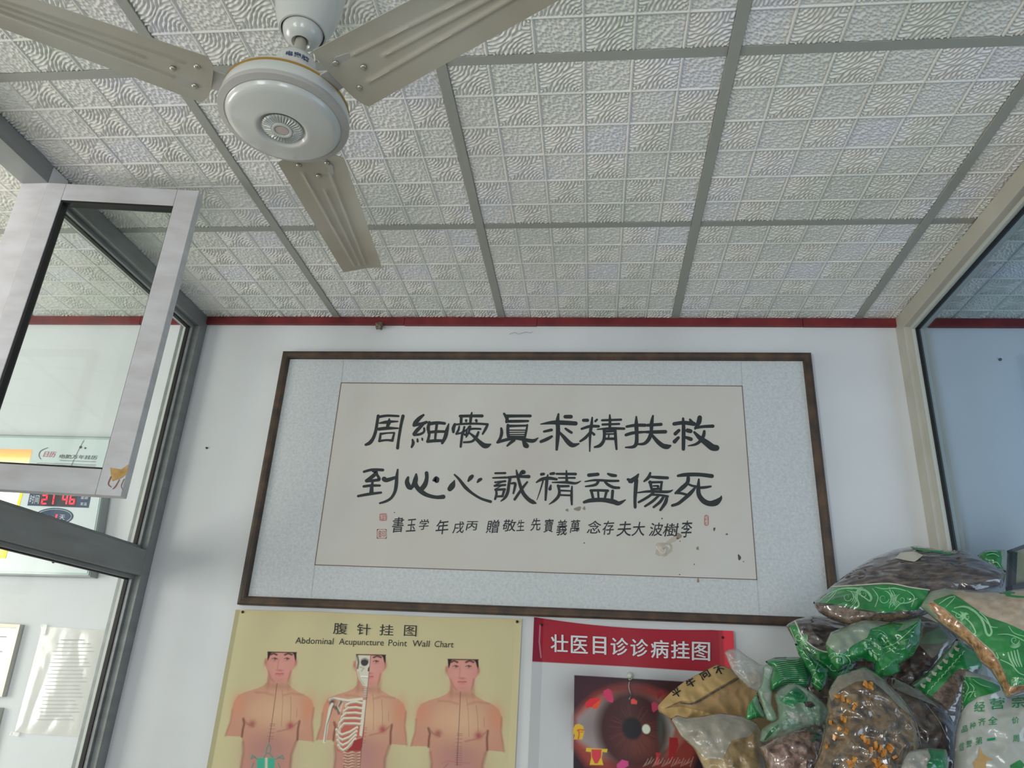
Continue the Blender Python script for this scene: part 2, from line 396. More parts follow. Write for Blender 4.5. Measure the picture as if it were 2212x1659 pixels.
sbar('glass_pane', .052, SW - .059, sz0 + .061, sz1 - .055, M['clear'], .012, .016, 0)
M['tape'] = mat('yellow_old_tape', (196, 154, 88), 0.6, var=[(176, 134, 74), (206, 166, 100)], vscale=60)
M['rust'] = mat('brown_glue_trace', (142, 98, 74), 0.7)
def on_sash(V, off=.0006):
    u = np.array([dv[0], dv[1], 0]) / SW; n = np.array([u[1], -u[0], 0]); P0 = np.array([A[0], A[1], 0]) + n * off; out = []
    for x, y in V:
        d = ray(x, y); t = ((P0 - CAM) @ n) / (d @ n); out.append(CAM + d * t)
    return out
tp = [(238, 1010), (262, 1014), (277, 1003), (275, 1022), (262, 1033), (252, 1036), (243, 1040), (240, 1028)]
link('tape_remnant', pymesh('tape', on_sash(tp), [tuple(range(len(tp)))]), M['tape'], sash)
V, Fc = merge2d([[(240, 1030, 3), (234, 1045, 3), (240, 1052, 2)], [(258, 1036, 2), (250, 1050, 3), (244, 1056, 2)], [(268, 1035, 2), (262, 1050, 2), (266, 1058, 1)]])
link('glue_trace', pymesh('glue', on_sash(V), Fc), M['rust'], sash)

# ------------------------------------------------------------------ right partition (window_2), blue tinted glass
w2 = tag(empty('window_2', (1.355, 0.15, 1.0)), kind='structure')
R0, R1 = 1.318, 1.392
postsr = [(.505, WY - .001), (-.300, -.240), (-1.16, -1.10), (-2.05, -1.99), (-4.2, -4.14)]
for a, b in postsr: frame_bar('post', (R0, a, 0.002), (R1, b, CZ - .006), M['beige_alu'], w2)
for (a, b), (c, d) in zip(postsr[1:], postsr[:-1]):
    frame_bar('top_rail', (R0, b + .0006, 2.69), (R1, c - .0006, CZ - .006), M['beige_alu'], w2)
    frame_bar('bottom_rail', (R0, b + .0006, 0.003), (R1, c - .0006, 0.12), M['beige_alu'], w2)
    bay(w2, (R0, R1), (b, c), (.12, 2.69), M['blue'], M['alu'], -1)

# ------------------------------------------------------------------ ceiling fan
hub = at(612, 268, 2, 2.38); FX, FY = float(hub[0]), float(hub[1]); fz = 2.38
fan = empty('ceiling_fan', (FX, FY, fz), 'white three-blade ceiling fan with dusty metal blades hanging from the ceiling panels', 'fan')
lathe('canopy', [(0.0, CZ - .004), (.062, CZ - .004), (.062, CZ - .03), (.058, fz + .262), (.050, fz + .228), (.043, fz + .206), (.0405, fz + .200), (.0375, fz + .200), (.0365, fz + .208)], M['fanwhite'], fan, (FX, FY))
lathe('lower_cup', [(.0365, fz + .212), (.0350, fz + .202), (.0310, fz + .190), (.024, fz + .181), (.016, fz + .178), (.0098, fz + .184)], M['fanwhite'], fan, (FX, FY))
lathe('downrod', [(0.0, CZ - .02), (.0095, CZ - .02), (.0095, fz + .10), (0, fz + .10)], M['fanblade'], fan, (FX, FY), 24)
lathe('motor_neck', [(.011, fz + .141), (.024, fz + .140), (.031, fz + .136), (.0345, fz + .127), (.0350, fz + .062), (.050, fz + .0600)], M['fanwhite'], fan, (FX, FY), 48)
mot = lathe('motor_housing', [(.030, fz + .066), (.070, fz + .062), (.090, fz + .054), (.099, fz + .046), (.1015, fz + .041), (.1015, fz + .034), (.1035, fz + .030), (.1035, fz + .016), (.100, fz + .012), (.09, fz + .011)], M['fanwhite'], fan, (FX, FY), 96)
lathe('gold_stripe', [(.1012, fz + .0405), (.1024, fz + .040), (.1024, fz + .0365), (.1012, fz + .036)], M['gold'], fan, (FX, FY), 96)
cap = lathe('bottom_cover', [(.1030, fz + .018), (.1045, fz + .014), (.1045, fz + .010), (.1020, fz + .0065), (.0930, fz + .0045), (.0915, fz + .0035), (.0900, fz - .0010), (.0865, fz - .0045), (.080, fz - .0068), (.060, fz - .0105), (.046, fz - .0125),
       (.0415, fz - .0135), (.039, fz - .0125), (.0365, fz - .0085), (.034, fz - .0075), (.031, fz - .0075)], M['fanwhite'], fan, (FX, FY), 96)
lathe('cover_rim', [(.1050, fz + .0135), (.1056, fz + .011), (.1045, fz + .0068), (.0945, fz + .0035), (.0925, fz + .0045)], M['fangrey'], fan, (FX, FY), 96)
# rosette with ribs in the middle of the cover
V = []; Fc = []; n = 36
for k in range(n * 2):
    a = 2 * math.pi * k / (n * 2); z = fz - (.0125 if k % 2 else .0095)
    V.append((FX + .033 * math.cos(a), FY + .033 * math.sin(a), fz - .0095)); V.append((FX + .030 * math.cos(a), FY + .030 * math.sin(a), z)); V.append((FX + .019 * math.cos(a), FY + .019 * math.sin(a), z - .0012))
    V.append((FX + .016 * math.cos(a), FY + .016 * math.sin(a), fz - .012))
for k in range(n * 2):
    q = (k + 1) % (n * 2)
    for t in range(3): Fc.append((k * 4 + t, q * 4 + t, q * 4 + t + 1, k * 4 + t + 1))
ros = link('rosette', pymesh('rosette', V, Fc), M['fanwhite'], fan)
lathe('rosette_ring', [(.0165, fz - .011), (.0165, fz - .0145), (.0145, fz - .0150), (.0125, fz - .0145), (.0120, fz - .0125), (0.0, fz - .0125)], M['fanwhite'], ros, (FX, FY), 48)
M['pinkdot'] = mat('faded_red_emblem', (184, 172, 166), 0.5)
lathe('emblem', [(.0105, fz - .0126), (.0100, fz - .0136), (0.0, fz - .0139)], M['pinkdot'], ros, (FX, FY), 32)
# sticker on the neck: dark blue characters over a pale red panel
M['faded'] = mat('sticker_faded_red', (206, 186, 184), 0.5)
def curved(V, Fc, name, m, r, a0, z0, parent, off=.0006):
    P = [(FX + (r + off) * math.cos(a0 + x / r), FY + (r + off) * math.sin(a0 + x / r), z0 + y) for x, y in V]
    return link(name, pymesh(name, P, Fc), m, parent)
an0 = math.radians(-63)
G, Gf = [], []
for t in range(9):
    for s in (0, 1): G.append((-.022 + .044 * t / 8, .006 + .020 * s - (.002 if 0 < t < 8 else 0)))
for t in range(8): Gf.append((t * 2, t * 2 + 2, t * 2 + 3, t * 2 + 1))
curved(G, Gf, 'sticker', M['faded'], .0349, an0, fz + .084, fan, .0008)
tv, tf = glyph('电扇牌', 0.02); A_ = np.array(tv)
curved([(x / A_[:, 0].max() * .040 - .020, y * .0105) for x, y in tv], tf, 'sticker_lettering', M['navy'], .0347, an0, fz + .1135, fan, .0010)

def blade_mesh():
    """blade along +x: flat sheet with three pressed ribs and an edge turned up, in blade coordinates"""
    nx, ny = 120, 44; r0, r1 = .118, .512
    V = []; Fc = []
    for th in (0, 1):
        for i in range(nx + 1):
            s = i / nx
            for j in range(ny + 1):
                t = j / ny * 2 - 1
                hw = .0612 - .0175 * s                        # half width
                x = r0 + (r1 - r0) * s
                if s < .03: x += .012 * (1 - s / .03) * abs(t) ** 4   # rounded root corners
                y = t * hw
                z = .0
                for c0, c1, a, b in ((-.026, -.010, .13, .955), (-.0, .001, .24, .965), (.026, .012, .10, .955)):
                    yc = c0 + (c1 - c0) * s; w_ = .0032
                    e = min(max((s - a) / .02, 0), 1) * min(max((b - s) / .02, 0), 1)
                    z += -.0028 * e * math.exp(-((y - yc) / w_) ** 2)
                # closing loop of the two outer ribs at the tip
                z += -.0028 * math.exp(-((s - .955) / .008) ** 2) * (1 if abs(y) < .013 else math.exp(-((abs(y) - .013) / .003) ** 2)) * 0.6
                # twist and camber
                z += .010 * math.sin(-t * 1.2) * 1.0 + (.006 if False else 0)
                z += -.004 * (t ** 2) 
                V.append((x, y, z + (.0012 if th else 0)))
    N = (nx + 1) * (ny + 1)
    for th in (0, 1):
        for i in range(nx):
            for j in range(ny):
                a = th * N + i * (ny + 1) + j; q = (a, a + 1, a + ny + 2, a + ny + 1); Fc.append(q if th else q[::-1])
    for i in range(nx):
        for j in (0, ny):
            a = i * (ny + 1) + j; b = a + ny + 1; Fc.append((a, b, b + N, a + N) if j else (b, a, a + N, b + N))
    for j in range(ny):
        for i in (0, nx):
            a = i * (ny + 1) + j; b = a + 1; Fc.append((b, a, a + N, b + N) if i else (a, b, b + N, a + N))
    me = pymesh('blade', V, Fc); me.materials.append(M['fanblade']); me.shade_smooth(); me.set_sharp_from_angle(angle=math.radians(50)); return me
def rivet_mesh():
    bm = bmesh.new(); bmesh.ops.create_uvsphere(bm, u_segments=14, v_segments=8, radius=.0052)
    bmesh.ops.scale(bm, vec=(1, 1, .6), verts=bm.verts); me = bpy.data.meshes.new('rivet'); bm.to_mesh(me); bm.free(); me.materials.append(M['steel']); me.shade_smooth(); return me
def bracket_mesh():
    pts = [(.085, .020), (.120, .020), (.150, .034), (.172, .030), (.188, .008), (.188, -.008), (.172, -.030), (.150, -.034), (.120, -.020), (.085, -.020)]
    V = [(x, y, .0035) for x, y in pts] + [(x, y, .0065) for x, y in pts]; n = len(pts)
    Fc = [tuple(range(n))[::-1], tuple(range(n, 2 * n))] + [(i, (i + 1) % n, n + (i + 1) % n, n + i) for i in range(n)]
    me = pymesh('bracket', V, Fc); me.materials.append(M['fangrey']); return me
bl, rv, bk = blade_mesh(), rivet_mesh(), bracket_mesh()
for k in range(3):
    R = Matrix.Rotation(math.radians(92 + 120 * k), 4, 'Z') @ Matrix.Rotation(math.radians(4), 4, 'X')
    b = bpy.data.objects.new('blade', bl); COL.objects.link(b); b.parent = fan
    b.matrix_local = Matrix.Translation((0, 0, .034)) @ R
    g = bpy.data.objects.new('bracket', bk); COL.objects.link(g); g.parent = b
    for x, y in ((.142, .026), (.142, -.026), (.176, .0)):
        r = bpy.data.objects.new('rivet', rv); COL.objects.link(r); r.parent = b; r.location = (x, y, -.002 - .010 * math.sin(y / .066 * 1.2) * 1)

# ------------------------------------------------------------------ framed calligraphy
pic = empty('framed_calligraphy', (.13, WY, 1.743), 'wide walnut-framed calligraphy panel with sixteen large black characters hanging on the white back wall', 'calligraphy')
FO = .030
oc = [wall(610, 757, FO), wall(1753, 760, FO), np.array([1.0375, 0, 1.7515]), wall(510, 1305, FO)]
oc = [np.array([p[0], p[2]]) for p in oc]
cen = sum(oc) / 4
def inset(cs, d):
    out = []
    for i in range(4):
        p = cs[i]; a = cs[(i + 1) % 4] - p; b = cs[(i - 1) % 4] - p; a = a / np.hypot(*a); b = b / np.hypot(*b); out.append(p + (a + b) * d)
    return out
prof = [(0, 0.0005), (0, .024), (.004, .029), (.010, .0305), (.020, .029), (.0245, .025), (.0265, .019), (.027, .0135)]
rings = [[(c, o) for c in inset(oc, d)] for d, o in prof]
for s in range(4):
    V = []; Fc = []; K = 24
    for r in rings:
        a, o = r[s]; b, _ = r[(s + 1) % 4]
        for k in range(K + 1):
            p = a + (b - a) * k / K; V.append((p[0], WY - o, p[1]))
    for i in range(len(rings) - 1):
        for k in range(K): Fc.append((i * (K + 1) + k, i * (K + 1) + k + 1, (i + 1) * (K + 1) + k + 1, (i + 1) * (K + 1) + k))
    link('frame_side', pymesh('frame_side', V, Fc), M['walnut'], pic)
ic = inset(oc, .026)
link('mount', pymesh('mount', [(p[0], WY - .0140, p[1]) for p in ic] + [(p[0], WY - .001, p[1]) for p in ic], [(3, 2, 1, 0), (4, 5, 6, 7)] + [(i, (i + 1) % 4, (i + 1) % 4 + 4, i + 4) for i in range(4)]), M['brocade'], pic)
OP = .0150
pc = [(737, 827), (1603, 834), (1635, 1252), (680, 1220)]
on_wall('calligraphy_sheet', pc, [(3, 2, 1, 0)], M['paper'], pic, OP)
M['seam'] = mat('mount_seam', (184, 188, 188), 0.7)
V, Fc = merge2d([[pc[i] + (1.7,), pc[(i + 1) % 4] + (1.7,)] for i in range(4)])
on_wall('rule_line', V, Fc, M['inkline'], pic, OP + .0004)
for s_ in ([(742, 776, .9), (737, 827, .9)], [(680, 1220, .9), (672, 1289, .9)], [(1601, 780, .9), (1603, 834, .9)], [(1635, 1252, .9), (1641, 1330, .9)]):
    V, Fc = merge2d([s_]); on_wall('mount_seam', V, Fc, M['seam'], pic, .0146)

LZ, RZ = (760, 870, 5.2667), (1150, 870, 5.1442)
CH = {
'L1': [[(300,150,30),(287,230,28),(272,320,30),(245,400,32),(205,455,36),(158,478,24)],[(305,162,26),(400,147,24),(530,152,22)],[(582,152,32),(560,250,28),(546,330,28),(530,430,26),(520,515,30)],
  [(312,232,14),(380,222,30),(440,215,26),(522,213,14)],[(425,180,10),(424,215,38),(412,250,34),(400,290,26)],[(305,300,30),(400,290,32),(525,290,16)],[(325,350,18),(322,390,24),(312,435,22)],[(330,355,24),(400,345,16),(480,342,18)],[(482,345,18),(462,420,24)],[(312,436,24),(390,425,20),(460,430,26)]],
'L2': [[(815,140,22),(770,175,36),(725,225,42),(706,255,30)],[(706,258,28),(760,245,30),(800,240,34),(850,220,26)],[(805,250,28),(745,310,36),(706,355,30)],[(708,365,26),(775,358,24),(820,330,22),(822,290,20)],[(690,420,18),(698,460,30),(680,505,20)],[(746,415,18),(748,440,22)],[(800,408,18),(803,424,16)],
  [(882,222,26),(868,290,32),(880,360,26),(862,440,26)],[(880,240,34),(970,228,30),(1055,235,28)],[(872,338,26),(960,328,28),(1070,328,24)],[(968,235,26),(955,330,24),(945,440,20)],[(862,440,30),(950,432,30),(1040,432,26)],[(1102,240,12),(1082,310,34),(1062,390,36),(1028,458,26)]],
'L3': [[(1232,152,28),(1350,150,28),(1482,150,30)],[(1365,112,14),(1355,160,28),(1347,240,22)],[(1245,155,28),(1242,230,26)],[(1300,200,24),(1300,210,22)],[(1415,200,26),(1418,210,24)],[(1160,250,16),(1280,240,22),(1420,238,22),(1545,245,22)],[(1172,245,26),(1155,290,34),(1155,332,26)],[(1545,245,20),(1525,290,26),(1488,355,18)],
  [(1222,268,16),(1212,310,22),(1188,352,20)],[(1188,355,20),(1260,340,16)],[(1280,275,20),(1270,330,20),(1310,300,14),(1335,270,18)],[(1262,330,24),(1250,400,24),(1238,500,22)],[(1270,345,16),(1295,370,16),(1310,300,16)],[(1345,270,24),(1330,335,20),(1300,390,14)],[(1340,300,22),(1400,295,20),(1462,298,20)],
  [(1440,335,22),(1415,390,26),(1365,440,22),(1275,450,20)],[(1340,345,16),(1390,385,28),(1440,435,36),(1500,485,48),(1540,488,44),(1578,472,14)]],
'L4': [[(1732,125,22),(1765,180,34),(1760,218,26)],[(1762,152,32),(1900,150,28),(2030,150,28)],[(1760,212,28),(1900,210,28),(2005,208,22)],[(1776,255,28),(1774,330,30),(1780,385,28)],[(1775,265,28),(1900,262,22),(1995,260,20)],[(1996,252,18),(1985,320,20),(1968,390,24)],[(1785,312,12),(1980,312,12)],[(1785,337,12),(1980,335,10)],[(1785,362,12),(1975,360,12)],[(1780,388,24),(1970,386,18)],
  [(1700,292,22),(1705,340,30),(1690,400,28),(1660,448,24)],[(1658,450,26),(1750,422,30),(1870,402,32),(2000,428,36),(2070,432,34),(2118,400,10)],[(1845,425,30),(1805,455,28),(1768,490,18)],[(1950,440,24),(1975,480,52),(1990,492,44)]],
'L5': [[(138,785,24),(230,762,26),(352,765,28)],[(245,775,30),(280,795,34),(220,850,36),(165,888,30)],[(285,815,24),(312,870,30),(270,882,28),(165,892,26)],[(135,952,24),(220,942,26),(318,942,22)],[(235,900,22),(226,960,32),(222,1025,42)],[(72,1062,24),(190,1040,28),(332,1022,22)],
  [(368,868,48),(400,880,40),(495,850,28)],[(522,760,16),(512,830,28),(505,930,34),(490,1010,30),(450,1080,26),(390,1120,24),(318,1143,18)]],
'L6': [[(640,850,24),(628,900,44),(648,955,48),(672,975,30)],[(732,812,18),(726,870,46),(705,930,42),(668,975,28)],[(722,880,30),(735,950,42),(790,1010,46),(860,1052,38),(960,1075,34),(1040,1070,42)],[(850,800,36),(852,860,36),(832,930,46),(790,985,46)],[(930,882,24),(960,868,56),(965,885,48)]],
'L7': [[(1168,885,12),(1145,940,54),(1115,980,48)],[(1168,818,16),(1220,870,26),(1290,960,34),(1370,1030,26),(1470,1090,24),(1578,1125,28)],[(1325,890,20),(1350,855,40),(1370,835,32)],[(1430,903,18),(1450,880,32),(1470,868,26)]],
'L8': [[(1632,802,20),(1745,800,22)],[(1605,855,16),(1755,850,22)],[(1630,905,18),(1745,893,22)],[(1735,895,10),(1640,930,12)],[(1625,945,22),(1745,935,22)],[(1705,945,8),(1635,980,12)],[(1632,990,22),(1740,985,24)],[(1640,990,20),(1645,1040,24),(1630,1095,22)],[(1735,985,26),(1715,1060,22)],[(1640,1068,18),(1715,1062,24)],
  [(1775,850,24),(1880,840,24),(2012,840,34)],[(1800,855,28),(1785,940,28),(1772,1020,30),(1742,1080,26),(1695,1120,10)],[(1815,918,18),(1858,918,26),(1852,970,24),(1838,1030,18)],[(1872,768,14),(1885,830,26),(1912,930,30),(1950,1030,36),(2010,1100,38),(2060,1130,38),(2092,1142,16)],[(1995,902,18),(1930,985,26),(1852,1100,24)],[(1905,825,20),(1940,790,40),(1955,790,40)]],
'R1': [[(92,238,10),(200,222,32),(300,220,42),(480,230,40)],[(290,125,18),(280,200,36),(285,300,40),(280,400,36),(270,520,24)],[(365,155,34),(428,155,36)],[(130,320,22),(212,302,28)],[(95,432,28),(160,405,32),(215,375,24)],[(368,287,20),(400,310,26),(435,332,24)],[(298,325,20),(350,382,34),(400,440,44),(450,472,42),(518,455,14)]],
'R2': [[(568,195,30),(612,195,32)],[(700,205,22),(718,187,20)],[(548,290,22),(640,262,28),(735,262,26)],[(665,165,16),(655,260,30),(642,350,26),(637,540,12)],[(640,330,22),(590,388,28),(532,428,20)],[(655,325,20),(685,352,26)],
  [(775,195,22),(985,188,22)],[(860,135,14),(862,200,26),(860,285,26)],[(780,242,22),(965,235,20)],[(722,295,12),(860,285,24),(1018,288,24)],[(798,300,30),(800,360,28),(790,425,30),(750,475,32),(692,493,18)],[(920,300,26),(925,400,28),(935,515,20)],[(805,318,26),(915,312,24)],[(815,348,16),(910,346,16)],[(800,400,22),(915,400,26)],[(850,350,14),(846,400,14)]],
'R3': [[(1048,265,24),(1150,250,30),(1252,250,32)],[(1155,155,16),(1155,250,38),(1160,350,34),(1155,450,36),(1120,490,30),(1035,496,14)],[(1040,358,28),(1120,335,30),(1240,325,22)],[(1278,250,28),(1430,240,30)],[(1240,325,20),(1340,325,32),(1478,322,34)],[(1340,145,18),(1325,230,36),(1322,330,28)],[(1320,340,36),(1290,410,36),(1240,455,28),(1172,460,18)],[(1330,360,26),(1390,430,38),(1450,478,44),(1500,488,46),(1532,478,22)]],
'R4': [[(1575,235,34),(1680,222,36),(1795,235,40)],[(1675,175,22),(1680,270,34),(1680,380,36),(1678,515,32)],[(1752,188,22),(1778,225,36)],[(1588,345,34),(1628,307,30)],[(1580,432,38),(1622,388,28)],[(1725,308,40),(1758,316,38)],[(1690,378,22),(1735,395,34),(1762,405,36)],
  [(1860,165,42),(1848,220,44),(1808,290,18)],[(1812,278,26),(1900,265,28),(2005,260,32)],[(1800,328,22),(1860,390,42),(1940,450,58),(2000,495,62),(2045,502,56)],[(1910,318,26),(1900,370,32),(1862,428,30),(1810,463,24),(1732,478,10)]],
'R5': [[(100,795,28),(125,792,26)],[(202,790,24),(238,785,28)],[(45,885,14),(100,852,30),(180,838,32),(268,850,24)],[(172,800,12),(160,870,30),(146,1080,20)],[(118,870,16),(85,980,12),(50,1080,6)],[(205,918,16),(195,958,32)],
  [(268,790,20),(480,792,26)],[(378,755,14),(382,870,28)],[(292,835,14),(470,835,20)],[(222,885,12),(380,885,26),(480,895,22),(540,868,6)],[(285,920,24),(300,985,26),(288,1040,28),(242,1090,24),(187,1128,8)],[(285,928,24),(402,926,22)],[(440,930,14),(435,1030,26),(438,1130,18)],[(300,975,18),(430,980,16)],[(312,1025,18),(430,1030,18)]],
'R6': [[(628,805,34),(728,795,32)],[(840,790,20),(880,805,32),(925,810,28)],[(585,876,12),(700,860,22),(860,868,24),(955,868,22)],[(735,870,26),(700,912,26),(592,930,16)],[(808,880,22),(840,910,28),(900,940,28),(962,945,24)],[(648,975,24),(740,973,24),(838,978,26)],[(655,980,26),(678,1075,26)],[(730,985,20),(735,1062,20)],[(825,980,26),(805,1060,22)],[(892,980,28),(885,1072,26)],[(575,1105,26),(650,1085,38),(780,1080,40),(900,1100,46),(960,1118,38),(1032,1080,12)]],
'R7': [[(1178,795,16),(1145,840,44),(1085,872,38)],[(1062,852,26),(1100,872,40)],[(1155,860,38),(1146,980,36),(1140,1080,30),(1142,1160,28)],[(1310,780,20),(1290,830,32),(1242,873,18)],[(1300,822,20),(1400,830,30),(1502,835,28)],[(1308,880,30),(1328,970,24)],[(1300,885,24),(1440,882,22)],[(1438,880,20),(1425,970,26)],[(1345,925,16),(1400,925,18),(1390,945,14)],[(1340,958,20),(1425,955,20)],[(1162,1000,12),(1300,985,24),(1500,990,26),(1560,968,8)],
  [(1345,1000,22),(1280,1050,26),(1182,1105,22)],[(1330,1022,20),(1410,1025,22),(1505,1040,22)],[(1400,1035,22),(1335,1095,26),(1252,1150,20)],[(1460,1040,24),(1420,1100,28),(1348,1160,22)],[(1495,1042,26),(1478,1110,34),(1422,1192,22)]],
'R8': [[(1618,812,24),(1700,800,36),(1850,798,36),(1995,815,38)],[(1732,835,34),(1722,890,36),(1660,950,40),(1590,1005,22)],[(1722,900,18),(1775,922,22),(1818,930,22)],[(1815,935,18),(1762,1000,36),(1690,1065,34),(1620,1120,30),(1555,1142,26)],[(1592,1003,20),(1650,1005,24),(1710,1020,22)],
  [(1850,850,16),(1845,930,34),(1850,1020,42),(1900,1090,48),(1970,1120,50),(2040,1108,58),(2090,1065,32),(2100,1035,8)],[(1855,945,26),(1920,940,26),(1982,930,18)]]}
for k, st in CH.items():
    ox, oy, sc = LZ if k[0] == 'L' else RZ
    P_ = []; Fc = []
    for i_, s in enumerate(st):           # each stroke lies a hair above the one before
        v, f = ribbon2d([(ox + x / sc, oy + y / sc, ww / sc * 1.2) for x, y, ww in s]); b0 = len(P_)
        P_ += [wall(x, y, OP + .0005 + .00004 * i_) for x, y in v]; Fc += [tuple(i + b0 for i in q) for q in f]
    link('ink_character', pymesh('ink_character', P_, Fc), M['ink'], pic)
# the dedication: one smaller character after another (photo zooms 780/1160 + x/5.53, 1090 + y/5.53)
small = [('L', '書', 372, 510, 145, 338, -8), ('L', '玉', 545, 655, 170, 325, -6), ('L', '学', 695, 808, 172, 305, -5), ('L', '年', 895, 1045, 175, 362, -8), ('L', '戌', 1100, 1230, 200, 345, -3), ('L', '丙', 1255, 1390, 198, 308, 0),
         ('L', '贈', 1500, 1648, 180, 345, -5), ('L', '敬', 1690, 1850, 178, 322, 0), ('L', '生', 1862, 1952, 180, 318, -6), ('L', '先', 2030, 2145, 160, 315, -4),
         ('R', '寶', 85, 195, 168, 335, -4), ('R', '義', 238, 360, 178, 370, -5), ('R', '萬', 398, 512, 180, 340, -4), ('R', '念', 605, 765, 192, 345, 0), ('R', '存', 785, 920, 190, 362, -4), ('R', '夫', 960, 1130, 198, 382, -3),
         ('R', '大', 1140, 1290, 205, 378, -3), ('R', '波', 1345, 1505, 215, 378, -2), ('R', '樹', 1510, 1690, 222, 382, -2), ('R', '李', 1722, 1852, 190, 395, -2)]
for z, ch, xa, xb, ya, yb, rot in small:
    ox = 780 if z == 'L' else 1160; X = lambda v: ox + v / 5.53
    a, b, c, d = X(xa), X(xb), 1090 + ya / 5.53, 1090 + yb / 5.53
    sk = (b - a) * .10; up = (b - a) * math.tan(math.radians(-rot)) * .6
    V, Fc = text_quad(ch, [(a + sk, c + up), (b + sk * .6, c - up * .3), (b - sk * .6, d - up), (a - sk, d)], 0.008 if len(ch) else 0)
    on_wall('dedication_character', V, Fc, M['ink'], pic, OP + .0006)
def seal(x0, y0, x1, y1, chs, hollow=False, rnd=3):
    P = []
    for cx, cy, a0 in ((x1 - rnd, y0 + rnd, -90), (x1 - rnd, y1 - rnd, 0), (x0 + rnd, y1 - rnd, 90), (x0 + rnd, y0 + rnd, 180)):
        for k in range(5):
            a = math.radians(a0 + 22.5 * k); P.append((cx + rnd * math.cos(a), cy + rnd * math.sin(a)))
    if hollow:
        V, Fc = merge2d([[P[i] + (1.3,), P[(i + 1) % len(P)] + (1.3,)] for i in range(len(P))])
    else: V, Fc = P, [tuple(range(len(P)))[::-1]]
    s = on_wall('red_seal', V, Fc, M['seal'], pic, OP + .0006)
    V, Fc = text_quad(chs, [(x0 + 2.2, y0 + 2.2), (x1 - 2.2, y0 + 2.2), (x1 - 2.2, y1 - 2.2), (x0 + 2.2, y1 - 2.2)], .01)
    on_wall('seal_lettering', V, Fc, M['seal'] if hollow else M['paper'], s, OP + .0010)
seal(819.5, 1109, 835.5, 1125, '学玉'); seal(814.5, 1143.5, 834.5, 1163, '書印', True, 2); seal(1521, 1112, 1531, 1136, '福', False, 4.5)
def spots(L, m, parent, off, name='stain'):
    V = []; Fc = []
    for x, y, rx, ry, a in L:
        b = len(V)
        for k in range(14):
            q = 2 * math.pi * k / 14; r = 1 + .18 * math.sin(3 * q + x); dx, dy = rx * r * math.cos(q), ry * r * math.sin(q); c, s = math.cos(math.radians(a)), math.sin(math.radians(a))
            V.append((x + dx * c - dy * s, y + dx * s + dy * c))
        Fc.append(tuple(range(b, b + 14))[::-1])
    return on_wall(name, V, Fc, m, parent, off)
M['stainl'] = mat('pale_brown_water_stain', (190, 180, 166), 0.5); M['spot_shade'] = mat('insect_spot_and_lip_shade', (92, 88, 80), 0.7)
spots([(1225, 1102, 3.5, 3, 20), (1248, 1099, 8, 4.5, -10), (1262, 1098, 3, 4, 0), (1507, 1303 / 1.1, 3, 4, 0), (1508, 1254, 2.5, 5, 0), (1466, 1158, 6, 7, 10)], M['stain'], pic, OP + .0003, 'water_stain')['kind'] = 'stuff'
spots([(1433, 1187, 18, 14, -10), (1450, 1168, 16, 5, -28)], M['stainl'], pic, OP + .0002)
spots([(1597, 1204, 3.2, 6.5, -12), (1606, 1213, 1.2, 1.2, 0), (1543, 1143, 2.2, 4, 12), (1570, 1154, 2.4, 2, 0), (1430, 1120, 1.8, 1.6, 0), (1262, 1173, 1.8, 1.3, 0), (1500, 1219, 1.3, 1.3, 0), (1464, 1163, 2.2, 1.8, 0), (1469, 1169, 1.2, 1.2, 0), (852, 1107, 1.4, 1.2, 0), (1468, 1241, 1.6, 1.2, 0)], M['spot_shade'], pic, OP + .0005, 'insect_spots')['kind'] = 'stuff'
# blister in the sheet
V = []; Fc = []; bx = wall(1433, 1187)
for i in range(9):
    for k in range(24):
        a = 2 * math.pi * k / 24; r = i / 8 * (.021 + .004 * math.sin(a * 3)); h = .005 * (1 - (i / 8) ** 2) * (1 + .5 * math.sin(a * 2 + i)); V.append((bx[0] + r * 1.1 * math.cos(a), WY - OP - .0004 - h, bx[2] + r * math.sin(a)))
for i in range(8):
    for k in range(24): Fc.append((i * 24 + k, (i + 1) * 24 + k, (i + 1) * 24 + (k + 1) % 24, i * 24 + (k + 1) % 24))
M['blister'] = mat('paper_blister', (196, 189, 176), .3, coat=.5); link('blister', pymesh('blister', V, Fc), M['blister'], pic, True)

